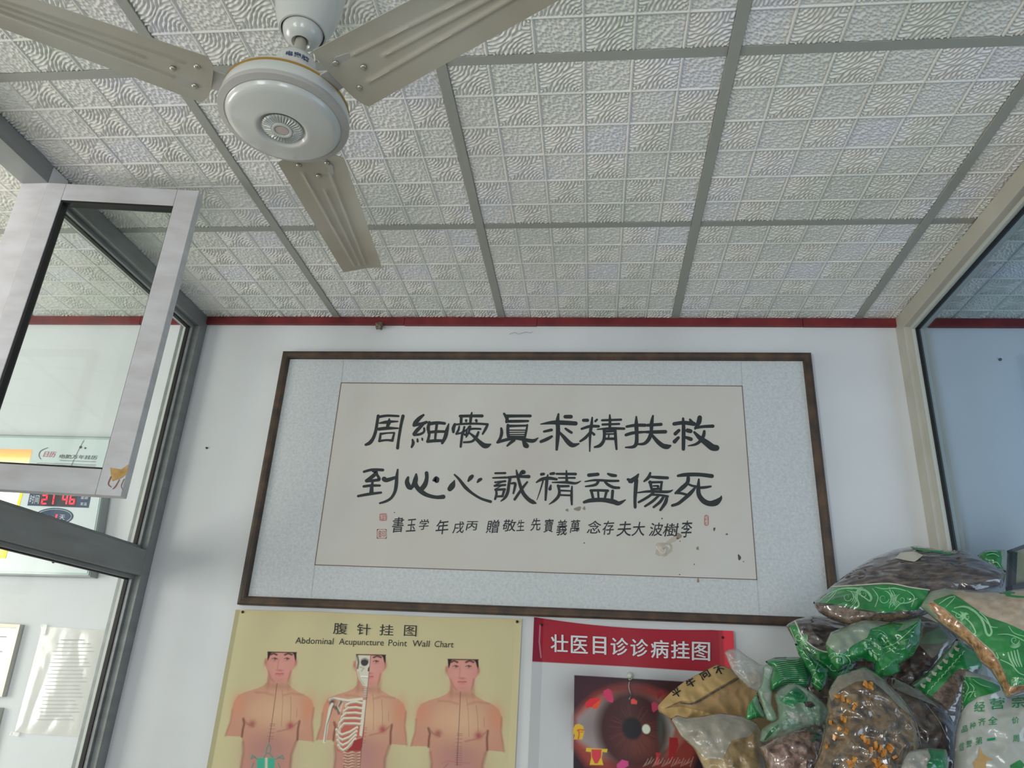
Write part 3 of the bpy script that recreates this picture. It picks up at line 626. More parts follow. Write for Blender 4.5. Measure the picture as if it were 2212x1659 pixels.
# ------------------------------------------------------------------ printed posters: a flat sheet whose print is a fine colour layer
GAIN = 1.30
class Print:
    def __init__(s, x0, x1, z0, z1, res, base):
        s.nx = int((x1 - x0) / res); s.nz = int((z1 - z0) / res)
        s.X, s.Z = np.meshgrid(np.linspace(x0, x1, s.nx + 1), np.linspace(z0, z1, s.nz + 1))
        s.C = np.empty(s.X.shape + (3,)); s.C[:] = lin(base) * GAIN; s.u = .00150; s.T = lambda x, y: (x, y)
    def pt(s, x, y):
        x, y = s.T(x, y); p = wall(x, y); return np.array([p[0] + s.dx, p[2] + s.dz])
    dx = 0; dz = 0
    def region(s, lo, hi):
        i0 = np.searchsorted(s.X[0], lo[0]); i1 = np.searchsorted(s.X[0], hi[0]); j0 = np.searchsorted(s.Z[:, 0], lo[1]); j1 = np.searchsorted(s.Z[:, 0], hi[1])
        return slice(j0, j1 + 1), slice(i0, i1 + 1)
    def blend(s, R, a, col):
        c = lin(col) * GAIN; s.C[R] = s.C[R] * (1 - a[..., None]) + c * a[..., None]
    def poly(s, pts, col, soft=1.2, alpha=1.0):
        P = np.array([s.pt(*p) for p in pts]); so = soft * s.u; R = s.region(P.min(0) - so * 2, P.max(0) + so * 2)
        X, Z = s.X[R], s.Z[R]
        if X.size == 0: return
        ins = np.zeros(X.shape, bool); D = np.full(X.shape, 9.0)
        for i in range(len(P)):
            a, b = P[i], P[(i + 1) % len(P)]
            if a[1] != b[1]:
                c = ((a[1] > Z) != (b[1] > Z)) & (X < (b[0] - a[0]) * (Z - a[1]) / (b[1] - a[1]) + a[0]); ins ^= c
            D = np.minimum(D, s.sd(X, Z, a, b))
        s.blend(R, np.clip(.5 + np.where(ins, D, -D) / so, 0, 1) * alpha, col)
    @staticmethod
    def sd(X, Z, a, b):
        d = b - a; t = np.clip(((X - a[0]) * d[0] + (Z - a[1]) * d[1]) / (d @ d + 1e-12), 0, 1); return np.hypot(X - a[0] - t * d[0], Z - a[1] - t * d[1])
    def line(s, pts, w, col, soft=1.0, alpha=1.0):
        P = np.array([s.pt(*p) for p in pts]); so = soft * s.u; R = s.region(P.min(0) - so - w * s.u, P.max(0) + so + w * s.u); X, Z = s.X[R], s.Z[R]
        if X.size == 0: return
        D = np.full(X.shape, 9.0)
        for i in range(len(P) - 1): D = np.minimum(D, s.sd(X, Z, P[i], P[i + 1]))
        s.blend(R, np.clip(.5 + (w * s.u / 2 - D) / so, 0, 1) * alpha, col)
    def blob(s, x, y, rx, ry, col, alpha=1.0, hard=1.0):
        p = s.pt(x, y); r = np.array([rx, ry]) * s.u * 2.4; R = s.region(p - r, p + r); X, Z = s.X[R], s.Z[R]
        if X.size == 0: return
        d = np.hypot((X - p[0]) / (rx * s.u), (Z - p[1]) / (ry * s.u))
        a = np.exp(-d ** (2 * hard)) if hard <= 1 else np.clip((1.15 - d) / .3, 0, 1)
        s.blend(R, a * alpha, col)
    def build(s, name, m, parent, shape):
        nx, nz = s.nx, s.nz; X, Z = s.X.copy(), s.Z.copy(); X, Y, Z = shape(X, Z)
        V = np.stack([X.ravel(), Y.ravel(), Z.ravel()], 1)
        a = (np.arange(nz)[:, None] * (nx + 1) + np.arange(nx)[None]).ravel(); Q = np.stack([a, a + 1, a + nx + 2, a + nx + 1], 1)
        me = bpy.data.meshes.new(name); me.vertices.add(len(V)); me.vertices.foreach_set('co', V.ravel()); me.loops.add(Q.size); me.loops.foreach_set('vertex_index', Q.ravel().astype(np.int32))
        me.polygons.add(len(Q)); me.polygons.foreach_set('loop_start', np.arange(0, Q.size, 4, dtype=np.int32)); me.update(calc_edges=True); me.shade_smooth()
        at_ = me.color_attributes.new('print', 'FLOAT_COLOR', 'POINT'); C = np.ones((len(V), 4)); C[:, :3] = np.clip(s.C.reshape(-1, 3), 0, .92); at_.data.foreach_set('color', C.ravel())
        return link(name, me, m, parent)

M['print'] = vcol('printed_matt_sheet', .6, .25); M['printg'] = vcol('printed_glossy_sheet', .5, .2, .05)
# --- acupuncture chart
ps = empty('wall_poster', (-.325, WY, 1.15), 'cream acupuncture wall chart with three bare-chested figures pinned below the left half of the calligraphy', 'poster', 'wall posters under the calligraphy')
x0, x1, z0, z1 = -.773, .121, 1.15, 1.729
p = Print(x0, x1, z0, z1, .00145, (187, 178, 140))
n = p.X.shape; q = 0.5 + 0.5 * np.sin(p.X * 31 + 1.2 * np.sin(p.Z * 9)); p.C *= (0.97 + 0.05 * q)[..., None]
e = np.clip((p.Z - 1.70) / .03, 0, 1) ** 2; p.C = p.C * (1 - .25 * e[..., None]) + lin((205, 178, 120)) * GAIN * .25 * e[..., None]
f1 = lambda x, y: (440 + x / 4.608, 1300 + y / 4.608)
p.T = f1
body = [(640,497),(930,505),(925,560),(935,580),(930,620),(905,665),(885,680),(870,740),(845,790),(850,825),(880,855),(960,905),(1040,940),(1085,985),(1105,1060),(1100,1130),(1085,1190),(1095,1290),(1095,1390),(935,1375),(925,1400),(900,1450),(880,1520),(865,1700),(860,2400),(330,2400),(362,1700),(390,1540),(400,1480),(385,1340),(220,1335),(240,1270),(270,1200),(285,1130),(290,1060),(310,990),(350,930),(430,895),(530,865),(600,835),(635,800),(640,760),(645,700),(625,655),(612,600),(615,570),(640,555)]
def figure(half=None):
    p.poly(body, (184, 134, 114), 1.5)
    p.blob(760, 1100, 46, 38, (202, 168, 136), .8, .9); p.blob(560, 1090, 32, 26, (200, 162, 130), .5); p.blob(650, 1450, 42, 30, (164, 118, 114), .85); p.blob(640, 1640, 46, 30, (170, 124, 120), .8)
    p.blob(350, 1010, 14, 20, (196, 132, 104), .7); p.blob(1050, 1050, 14, 24, (196, 130, 100), .7)
    p.poly([(642,515),(922,515),(920,600),(885,690),(865,750),(830,790),(760,812),(700,795),(665,750),(648,690),(640,600)], (192, 134, 124), 3)
    p.blob(770, 660, 24, 26, (204, 144, 136), .7); p.blob(750, 840, 26, 6, (150, 104, 84), .45); p.blob(650, 800, 4, 14, (150, 104, 84), .5); p.blob(860, 800, 4, 14, (150, 104, 84), .5)
    p.poly([(642,497),(690,499),(668,525),(655,565),(640,590)], (40, 30, 32), 1.6); p.poly([(930,505),(885,503),(905,530),(912,570),(922,600),(930,560)], (40, 30, 32), 1.6); p.line([(645,500),(930,506)], 2.0, (60, 44, 42), 1.2)
    for a, b in ((668, 732), (812, 884)): p.line([(a, 528), ((a + b) / 2, 514), (b, 528)], 3.4, (66, 44, 42), 1.6, .9)
    for c in (712, 834):
        p.line([(c - 26, 568), (c, 560), (c + 24, 568)], 2.0, (70, 42, 40), 1.2, .9); p.blob(c, 571, 2.6, 2.0, (34, 22, 24), .95); p.blob(c - 14, 572, 2, 1.2, (210, 190, 184), .5); p.blob(c, 586, 7, 2, (170, 112, 104), .4)
    p.line([(752, 570), (742, 640), (738, 672)], 2, (168, 108, 98), 3, .6); p.blob(762, 684, 7, 2.2, (150, 84, 80), .6); p.line([(722, 717), (745, 714), (762, 718), (780, 714), (798, 717)], 2.2, (156, 76, 78), 1.6, .9); p.blob(758, 730, 8, 2.5, (190, 104, 102), .7); p.blob(756, 775, 12, 4, (176, 118, 104), .4)
    p.line([(872, 690), (846, 790)], 3, (140, 94, 80), 3, .5); p.line([(648, 690), (672, 760), (700, 795)], 3, (150, 100, 86), 3, .5)
    for s in ((618, 605), (926, 612)): p.blob(s[0], s[1], 3, 7, (160, 96, 86), .6)
    p.line([(520, 900), (620, 905), (700, 930)], 3, (160, 112, 92), 4, .5); p.line([(1000, 925), (880, 910), (800, 930)], 3, (160, 112, 92), 4, .5)
    p.line([(400, 1165), (410, 1215), (396, 1270), (386, 1340)], 4.2, (108, 62, 58), 3, .85); p.line([(405, 1170), (440, 1215), (500, 1240)], 3, (140, 88, 78), 3, .6); p.line([(960, 1190), (945, 1260), (938, 1375)], 4.2, (112, 64, 58), 3, .85); p.line([(955, 1190), (900, 1235), (830, 1270), (740, 1290)], 2.6, (150, 98, 86), 3, .6)
    p.line([(222, 1332), (270, 1200), (290, 1080)], 3.5, (150, 98, 78), 4, .5); p.line([(1098, 1385), (1085, 1200), (1102, 1060)], 3.5, (148, 94, 76), 4, .5); p.line([(395, 1400), (398, 1500), (375, 1650), (360, 1750)], 5, (130, 86, 80), 5, .5); p.line([(925, 1400), (880, 1520), (864, 1700)], 5, (130, 86, 80), 5, .6)
    p.blob(488, 1212, 7, 6, (150, 84, 80), .9); p.blob(868, 1232, 7, 6.5, (156, 72, 76), .95)
    p.line([(735, 815), (700, 1080), (655, 1400)], 1.1, (66, 44, 40), 1.0, .9)
    p.line([(788, 880), (792, 1000), (778, 1240)], .9, (150, 104, 84), 1.2, .8); p.line([(872, 940), (875, 1060), (868, 1200)], .9, (120, 110, 80), 1.2, .8); p.line([(935, 1060), (930, 1150)], .9, (130, 110, 90), 1.2, .7)
    for yy in (1215, 1232, 1265, 1302, 1340, 1362): p.line([(690 - (yy - 1215) * .14 - 26, yy), (690 - (yy - 1215) * .14 + 26, yy + 2)], .8, (120, 84, 70), 1.0, .8)
base1 = wall(*f1(735, 812))
p.dx = p.dz = 0; figure()
# teal tortoise diagram on the first belly
p.poly([(536, 1552), (618, 1550), (612, 1700), (530, 1700)], (64, 160, 132), 1.3); p.poly([(640, 1552), (716, 1552), (708, 1700), (634, 1700)], (64, 160, 132), 1.3)
for s_ in ([(620, 1500), (628, 1450), (650, 1410), (668, 1450), (660, 1500)], [(600, 1545), (625, 1500), (655, 1505), (690, 1545)], [(536, 1560), (500, 1540), (470, 1560), (486, 1520), (520, 1545)], [(716, 1560), (760, 1545), (800, 1560), (785, 1525), (740, 1545)], [(500, 1600), (480, 1640), (500, 1690)], [(740, 1600), (760, 1640), (740, 1690)]):
    p.line(s_, 3.0, (122, 142, 128), 1.6, .8); p.line([(a + 6, b + 5) for a, b in s_], 1.2, (84, 96, 84), 1.4, .7)
for k in range(7): p.blob(628, 1560 + k * 18, 2.4, 1.4, (206, 214, 196), .9)
# third figure
b3 = wall(820 + 858 / 4.894, 1320 + 853 / 4.894); p.dx, p.dz = b3[0] - base1[0], b3[2] - base1[2]; figure()
for k in range(7): p.line([(640 - k * 3, 1380 + k * 22), (700 - k * 3, 1382 + k * 22)], .9, (116, 86, 78), 1.1, .8)
p.line([(500, 1500), (560, 1480), (640, 1490), (760, 1500)], 1, (170, 86, 80), 1.2, .6); p.line([(470, 1600), (520, 1540), (560, 1500)], 1.6, (120, 90, 84), 2, .6); p.line([(655, 1400), (640, 1520)], 1.1, (66, 44, 40), 1.0, .9)
# second figure, its left half opened to the bones
b2 = wall(*f1(1630, 842)); p.dx, p.dz = b2[0] - base1[0], b2[2] - base1[2]; figure()
p.dx = p.dz = 0
p.poly([(1665,536),(1652,700),(1636,850),(1590,835),(1548,770),(1530,700),(1522,620),(1524,530)], (196, 192, 176), 1.3)
p.line([(1532, 535), (1545, 600), (1535, 660)], 4, (58, 50, 48), 2, .8); p.blob(1606, 600, 8, 7.5, (52, 44, 50), .98, 2); p.line([(1570, 575), (1610, 566), (1645, 580)], 2.5, (150, 144, 130), 2, .8); p.poly([(1655, 640), (1640, 660), (1636, 690), (1650, 695)], (40, 32, 34), 1.3)
p.line([(1560, 650), (1600, 660), (1575, 690)], 2, (140, 132, 120), 2, .7); p.line([(1575, 745), (1640, 750)], 3.5, (226, 222, 208), 1.6, .9); p.line([(1575, 752), (1640, 757)], .9, (110, 100, 92), 1, .8); p.line([(1545, 700), (1560, 770), (1600, 822)], 1.6, (150, 140, 126), 2, .7)
p.poly([(1600, 850), (1638, 850), (1630, 960), (1590, 960)], (188, 170, 156), 2); 
for k in range(5): p.line([(1595, 862 + k * 22), (1636, 864 + k * 22)], 1.2, (110, 84, 80), 1.4, .7)
p.poly([(1440, 985), (1560, 960), (1618, 965), (1600, 1340), (1500, 1360), (1400, 1500), (1330, 1480), (1335, 1300), (1370, 1120)], (176, 96, 84), 3)
p.line([(1262, 975), (1300, 962), (1440, 985), (1575, 968)], 5.5, (206, 200, 184), 2); p.line([(1300, 972), (1440, 996), (1570, 985)], 1.2, (92, 76, 70), 1.5, .8)
p.blob(1285, 990, 6, 5, (62, 54, 54), .9); p.line([(1370, 1000), (1330, 1050), (1350, 1110)], 5, (90, 88, 86), 3, .85); p.line([(1270, 1010), (1320, 1060)], 5, (78, 76, 76), 3, .8); p.line([(1355, 1000), (1335, 1040), (1360, 1090), (1385, 1010)], 1.6, (206, 202, 190), 1.6, .8)
p.line([(1282, 1020), (1262, 1060), (1240, 1180), (1205, 1390)], 5.5, (204, 200, 186), 1.8); p.line([(1292, 1040), (1258, 1150), (1232, 1230), (1212, 1390)], 1.5, (74, 64, 64), 1.6, .9)
p.poly([(1588, 975), (1622, 975), (1600, 1200), (1580, 1340), (1552, 1330), (1570, 1150)], (202, 196, 182), 1.8)
for k in range(9):
    yy = 1000 + k * 52; bx_ = 1425 - min(k, 3) * 22 + max(k - 5, 0) * 6; drop = 34 + k * 10
    pts = [(1582 - k * 3, yy + 10), (1520 - k * 3, yy - 4 + k * 2), (bx_ + 40, yy + 4), (bx_, yy + drop * .7), (bx_ - 4 - k, yy + drop * 1.3)] if k < 5 else [(1560 - k * 6, yy - 10 - (k - 5) * 14), (1500 - k * 8, yy + 34), (bx_ + 30 - k * 2, yy + 62), (bx_ - 20, yy + 40), (bx_ - 34, yy + 10)]
    p.line(pts, 4.6, (206, 200, 182), 1.6); p.line([(a, b + 9) for a, b in pts], 1.1, (104, 72, 64), 1.4, .8)
p.poly([(1590, 1350), (1500, 1380), (1480, 1430), (1420, 1490), (1560, 1500), (1580, 1440)], (146, 48, 52), 2); p.poly([(1410, 1480), (1570, 1480), (1556, 1700), (1390, 1700)], (150, 84, 76), 2)
for k in range(7):
    yy = 1498 + k * 28; p.line([(1400 + (k % 2) * 10, yy), (1440, yy + 14), (1480, yy - 4), (1520, yy + 12), (1560, yy)], 3.2, (196, 168, 146), 1.8, .85); p.line([(1400, yy + 14), (1450, yy + 20), (1500, yy + 8), (1556, yy + 16)], 1.2, (104, 40, 40), 1.4, .8)
p.line([(1665, 540), (1636, 850), (1612, 1100), (1570, 1500), (1558, 1700)], 1.2, (96, 60, 56), 1.2, .9)
sheet1 = lambda X, Z: (X, WY - .0035 - .0016 * (1 + np.sin(X * 26 + 2)) * np.clip((Z - z0) / .5, .3, 1) - .006 * np.clip((x0 + .012 - X) / .012, 0, 1) - .003 * np.clip((X - x1 + .02) / .02, 0, 1), Z + (X - x0) / (x1 - x0) * .011 * np.clip((Z - 1.6) / .12, 0, 1) - .006 * np.clip((Z - 1.6) / .12, 0, 1) + .0015 * np.sin(X * 9) * np.clip((Z - 1.6) / .12, 0, 1))
p.build('printed_sheet', M['print'], ps, sheet1)
for ch, q in (('腹', [(721, 1345), (751, 1346), (749, 1371), (719, 1369.5)]), ('针', [(771.5, 1346.5), (801, 1348), (800, 1372.5), (770, 1370.8)]), ('挂', [(821, 1348.5), (851, 1349.8), (849.5, 1373.5), (819, 1372)]), ('图', [(873.5, 1350.3), (900.5, 1351.5), (899, 1375), (872, 1373.5)])):
    V, Fc = text_quad(ch, q, 0.003); on_wall('title_character', V, Fc, M['black'], ps, .0072)
for wd, xa, xb, lo in (('Abdominal', 637.5, 719.5, 0), ('Acupuncture', 731.5, 828, 1), ('Point', 838.5, 878.5, 0), ('Wall', 890, 927, 0), ('Chart', 938, 979, 0)):
    yb = lambda x: 1390 + (x - 640) * .0262
    V, Fc = text_quad(wd, [(xa + 1.5, yb(xa) - 13.5), (xb + 1.5, yb(xb) - 13.5), (xb, yb(xb) + 4 * lo), (xa, yb(xa) + 4 * lo)], 0.0); on_wall('title_word', V, Fc, M['black'], ps, .0072)
M['pin'] = mat('dark_pin_head', (46, 40, 32), .4)
for x, y in ((524, 1322), (1117, 1343)):
    c = wall(x, y, .008); bm = bmesh.new(); bmesh.ops.create_uvsphere(bm, u_segments=12, v_segments=8, radius=.0042, matrix=Matrix.Translation([float(k) for k in c])); me = bpy.data.meshes.new('pin'); bm.to_mesh(me); bm.free(); link('pin', me, M['pin'], ps, True)

# --- eye diagnosis chart
pe = empty('wall_poster', (.45, WY, 1.15), 'white wall chart with red title strip and large eye photo, partly behind the bags', 'poster', 'wall posters under the calligraphy')
x0e, x1e, z0e, z1e = .158, .735, 1.15, 1.738
p = Print(x0e, x1e, z0e, z1e, .00145, (184, 186, 190)); p.T = lambda x, y: (1140 + x / 4.424, 1330 + y / 4.424)
p.poly([(0, -60), (2400, -60), (2400, 560), (1640, 531), (900, 485), (60, 440), (0, 436)], (150, 26, 44), 1.2)
p.poly([(1850, -60), (2400, -60), (2400, 560), (1880, 545)], (196, 36, 58), 4); p.poly([(0, -60), (110, -60), (100, 130), (135, 436), (0, 436)], (120, 24, 52), 6, .8); p.line([(120, 100), (112, 250), (128, 400)], 1.4, (206, 170, 190), 2.4, .7)
p.poly([(445, 568), (2000, 660), (2000, 1455 * 1.3), (432, 1455 * 1.3)], (40, 26, 36), 1.4); 
p.blob(620, 760, 52, 40, (66, 34, 44), .8); p.blob(1400, 760, 60, 30, (64, 34, 36), .8)
lid = [(445, 960), (520, 860), (640, 750), (780, 690), (960, 660), (1150, 680), (1320, 740), (1480, 860), (1600, 1000), (1640, 1200), (1560, 1450), (1100, 1500), (700, 1480), (560, 1420), (445, 1260)]
p.poly(lid, (150, 62, 54), 16, .95)
p.poly([(470, 960), (560, 850), (700, 760), (900, 720), (1100, 735), (1260, 790), (1380, 880), (1480, 1040), (1500, 1180), (1400, 1300), (1280, 1380), (1060, 1420), (860, 1410), (700, 1370), (560, 1280), (470, 1200)], (168, 106, 96), 8, .9)
p.poly([(480, 985), (600, 870), (760, 790), (980, 770), (1180, 800), (1300, 900), (1380, 1060), (1360, 1200), (1240, 1330), (1000, 1390), (820, 1370), (640, 1290), (500, 1190)], (150, 142, 142), 8)
p.poly([(1240, 880), (1340, 960), (1400, 1080), (1370, 1220), (1260, 1320), (1230, 1200)], (186, 188, 178), 6)
p.blob(560, 1060, 30, 22, (128, 122, 128), .6)
p.blob(1005, 1090, 66, 68, (46, 26, 32), 1, 2); p.blob(1005, 1095, 60, 62, (84, 42, 42), .95, .9); p.blob(1100, 1230, 34, 30, (120, 62, 50), .6); p.blob(900, 950, 40, 30, (60, 32, 36), .6); p.blob(1270, 1060, 6, 38, (70, 96, 90), .6)
for k in range(60):
    a = 2 * math.pi * k / 60 + .3 * math.sin(k * 7.1); p.line([(1005 + 95 * math.cos(a), 1085 + 95 * math.sin(a)), (1005 + 235 * math.cos(a), 1095 + 240 * math.sin(a))], 1.1, (110, 58, 50) if k % 2 else (58, 28, 32), 2.4, .45)
p.blob(995, 1075, 18.5, 19, (24, 20, 26), 1, 2); p.blob(1130, 1082, 7.5, 8, (206, 214, 198), 1, 2)
p.poly([(455, 1040), (490, 1032), (530, 1055), (540, 1110), (530, 1150), (520, 1182), (440, 1182), (450, 1140), (432, 1120), (440, 1070)], (206, 166, 52), 1.2); p.line([(474, 1096), (500, 1088), (534, 1092)], 2.4, (186, 96, 44), 1.4); p.line([(486, 1092), (492, 1130), (484, 1176)], 2.2, (180, 84, 44), 1.4); p.line([(500, 1110), (530, 1112)], 1.4, (186, 96, 44), 1.2)
p.poly([(552, 830), (600, 792), (690, 788), (694, 840), (650, 880), (600, 872), (560, 885)], (204, 40, 52), 1.2); p.poly([(620, 860), (694, 800), (690, 850), (660, 892), (620, 890)], (206, 82, 50), 1.2)
p.poly([(722, 720), (770, 696), (800, 720), (820, 800), (810, 832), (770, 820), (730, 780)], (190, 54, 96), 1.4)
p.poly([(985, 800), (1010, 790), (1046, 818), (1040, 846), (985, 842)], (210, 76, 66), 1.2); p.poly([(1180, 840), (1210, 820), (1245, 850), (1245, 890), (1200, 925), (1185, 900)], (176, 60, 92), 1.2); p.poly([(1232, 730), (1260, 705), (1300, 720), (1280, 760), (1240, 800)], (130, 44, 50), 1.4)
p.poly([(560, 1262), (762, 1272), (756, 1305), (714, 1300), (706, 1360), (722, 1425), (592, 1424), (606, 1360), (606, 1300), (556, 1296)], (206, 176, 56), 1.2); p.poly([(608, 1275), (706, 1276), (700, 1350), (668, 1410), (640, 1410), (612, 1350)], (196, 62, 72), 1.4)
p.poly([(850, 1420), (900, 1372), (960, 1390), (962, 1430), (900, 1470), (850, 1450)], (196, 70, 130), 1.6); p.poly([(1220, 1305), (1272, 1312), (1256, 1340), (1250, 1430), (1214, 1425), (1226, 1340)], (186, 52, 58), 1.4); p.poly([(1350, 1160), (1430, 1165), (1440, 1240), (1380, 1380), (1340, 1370), (1345, 1260)], (160, 44, 46), 2)
for k in range(26): p.line([(1100 + k * 18, 1440 - (k % 5) * 8), (1130 + k * 18, 1400 - (k * 7 % 11) * 5)], 1, (196, 176, 160), 1.4, .6)
def sheet2(X, Z):
    t = (X - x0e) / (x1e - x0e); top = np.clip((Z - 1.66) / .07, 0, 1)
    Zc = Z + top * (-.0115 * np.sin(math.pi * np.clip(t / .9, 0, 1)) + .004 * (1 - t) - .009 * t)
    Y = WY - .004 - .0030 * (1 + np.sin(X * 17 + .5)) - .010 * np.clip((t - .93) / .07, 0, 1) - .006 * np.clip((.05 - t) / .05, 0, 1)
    return X, Y, Zc
p.build('printed_sheet', M['printg'], pe, sheet2)
tx = [(222, 385, 178, 352), (415, 572, 190, 362), (625, 748, 198, 372), (795, 958, 208, 382), (985, 1148, 220, 395), (1178, 1345, 230, 408), (1372, 1545, 240, 414), (1572, 1740, 250, 432)]
for ch, (a, b, c, d) in zip('壮医目诊诊病挂图', tx):
    Z_ = lambda x, y: (1140 + x / 4.424, 1330 + y / 4.424)
    V, Fc = text_quad(ch, [Z_(a, c), Z_(b, c + 7), Z_(b, d), Z_(a, d - 7)], 0.0); n_ = len(V); K_ = [(-.8, 0), (.8, 0), (0, .35), (0, -.35)]
    V, Fc = [(x + a_, y + b_) for a_, b_ in K_ for x, y in V], [tuple(i + n_ * k for i in f) for k in range(4) for f in Fc]
    link('title_character', pymesh('title_character', [wall(x, y, .0125 + .0003 * (i // n_)) for i, (x, y) in enumerate(V)], Fc), M['white_print'], pe)
for x, y in ((1170, 1350), (1561, 1377)):
    c = wall(x, y, .012); bm = bmesh.new(); bmesh.ops.create_uvsphere(bm, u_segments=12, v_segments=8, radius=.0036, matrix=Matrix.Translation([float(k) for k in c])); me = bpy.data.meshes.new('pin'); bm.to_mesh(me); bm.free(); link('pin', me, M['pin'], pe, True)
# suction hook with a hanging string in front of the chart
hk = empty('suction_hook', wall(1361, 1460, .016), 'small clear suction hook with a pale string hanging over the eye photo', 'hook')
M['hookp'] = mat('pale_green_plastic', (186, 196, 182), .3, coat=.4); M['string'] = mat('pale_string', (150, 158, 150), .7)
c = wall(1361, 1459, .0165); bm = bmesh.new(); bmesh.ops.create_uvsphere(bm, u_segments=20, v_segments=10, radius=.0088, matrix=Matrix.Translation([float(k) for k in c]) @ Matrix.Diagonal((1, .5, 1, 1))); me = bpy.data.meshes.new('cup'); bm.to_mesh(me); bm.free(); link('suction_cup', me, M['hookp'], hk, True)
tube('hook', [wall(1364, 1462, .02), wall(1365, 1466, .024), wall(1361, 1469, .026), wall(1358, 1467, .028)], .0016, M['hookp'], hk)
tube('string', [wall(x, y, .022) for x, y in ((1362, 1466), (1359, 1474), (1358, 1482), (1360, 1492), (1363, 1500), (1361, 1507), (1359, 1511))], .0017, M['string'], hk)

# ------------------------------------------------------------------ left room: calendar, notice, certificates on the back wall
def quad_on(name, px, off, m, parent, thick=None):
    P = [wall(x, y, off) for x, y in px]
    if thick is None: return link(name, pymesh(name, P, [(3, 2, 1, 0)]), m, parent)
    Q = [wall(x, y, off) + np.array([0, thick, 0]) for x, y in px]
    return link(name, pymesh(name, P + Q, [(3, 2, 1, 0), (4, 5, 6, 7)] + [(i, (i + 1) % 4, (i + 1) % 4 + 4, i + 4) for i in range(4)]), m, parent)
cal = empty('wall_calendar', (-1.55, WY, 1.80), 'white electronic wall calendar with lit yellow picture and red digits seen through the left glass', 'calendar')
M['calside'] = mat('calendar_side_plastic', (150, 156, 158), .3); M['calgrn'] = mat('calendar_bevel', (176, 196, 192), .2, coat=.6)
K = .040
quad_on('case', [(-178, 935), (243, 944), (194, 1246), (-215, 1236)], K, M['calside'], cal, .038)
quad_on('front_plate', [(-176, 937), (240, 946), (191, 1243), (-212, 1233)], K + .003, M['calgrn'], cal, .003)
quad_on('printed_face', [(-170, 941), (236, 950), (188, 1238), (-206, 1229)], K + .0045, M['lcdwhite'], cal, .0014)
M['lit'] = bpy.data.materials.new('lit_picture'); M['lit'].use_nodes = True; nt = M['lit'].node_tree; b = nt.nodes['Principled BSDF']
tc = nt.nodes.new('ShaderNodeTexCoord'); sp = nt.nodes.new('ShaderNodeSeparateXYZ'); rp = nt.nodes.new('ShaderNodeValToRGB'); nt.links.new(tc.outputs['Generated'], sp.inputs[0]); nt.links.new(sp.outputs['Z'], rp.inputs[0])
rp.color_ramp.elements[0].position = 0; rp.color_ramp.elements[0].color = L4((255, 214, 60)); rp.color_ramp.elements[1].position = 1; rp.color_ramp.elements[1].color = L4((214, 150, 92))
for pos, c in ((.18, (255, 244, 170)), (.55, (255, 255, 235)), (.86, (255, 246, 190)), (.93, (246, 180, 100))): e = rp.color_ramp.elements.new(pos); e.color = L4(c)
nt.links.new(rp.outputs[0], b.inputs['Emission Color']); b.inputs['Emission Strength'].default_value = 1.1; nt.links.new(rp.outputs[0], b.inputs['Base Color'])
quad_on('lit_picture', [(-150, 966), (70, 971), (10, 1206), (-186, 1200)], K + .0052, M['lit'], cal)
M['yel'] = mat('picture_yellow_edge', (250, 214, 40), .4, emit=(250, 214, 40), estr=.6)
quad_on('picture_edge', [(44, 1062), (50, 1062), (12, 1206), (5, 1206)], K + .0056, M['yel'], cal)
quad_on('time_bar', [(70, 1040), (201, 1045), (191, 1097), (59, 1092)], K + .0056, M['navy'], cal)
M['digits'] = mat('red_led_digits', (255, 60, 84), .4, emit=(255, 50, 76), estr=1.1)
quad_on('digit_window', [(89, 1058), (168, 1061), (163, 1094), (84, 1091)], K + .0060, M['dark'], cal)
def seg7(ch, x, y, w_, h, sl):
    S = {'2': 'abged', '1': 'bc', '4': 'fgbc', '6': 'afgedc'}[ch]; q = {'a': ((0, 0), (1, 0)), 'b': ((1, 0), (1, .5)), 'c': ((1, .5), (1, 1)), 'd': ((0, 1), (1, 1)), 'e': ((0, .5), (0, 1)), 'f': ((0, 0), (0, .5)), 'g': ((0, .5), (1, .5))}
    return [[(x + a * w_ - b * sl, y + b * h, 3.4), (x + c * w_ - d * sl, y + d * h, 3.4)] for (a, b), (c, d) in (q[k] for k in S)]
for ch, x in (('2', 93), ('1', 108), ('4', 137), ('6', 153)):
    V, Fc = merge2d(seg7(ch, x, 1070, 9, 18, 3)); link('digit', pymesh('digit', [wall(a, b_, K + .0066) for a, b_ in V], Fc), M['digits'], cal)
def word(s_, q, m, parent, off, name='lettering', grow=0.0):
    V, Fc = text_quad(s_, q, grow); return link(name, pymesh(name, [wall(x, y, off) for x, y in V], Fc), m, parent)
word('时间', [(66, 1069), (86, 1069.5), (83, 1088), (63, 1087)], M['white_print'], cal, K + .0064)
word('星期', [(176, 1071), (191, 1071.5), (189, 1079), (174, 1078)], M['white_print'], cal, K + .0064); word('室温', [(174, 1085), (188, 1085.5), (187, 1092), (173, 1091)], M['white_print'], cal, K + .0064)
V = [(116 + 42 * math.cos(a) - 3 * math.sin(a), 1116 + 19 * math.sin(a)) for a in [2 * math.pi * k / 40 for k in range(40)]]
el = link('day_window', pymesh('day_window', [wall(x, y, K + .0058) for x, y in V], [tuple(range(40))[::-1]]), M['navy'], cal)
V, Fc = merge2d([[(x, y, 1.3) for x, y in [(116 + 38 * math.cos(a) - 3 * math.sin(a), 1116 + 16 * math.sin(a)) for a in [2 * math.pi * k / 40 for k in range(41)]]]]); link('ring', pymesh('ring', [wall(x, y, K + .0062) for x, y in V], Fc), M['calgrn'], el)
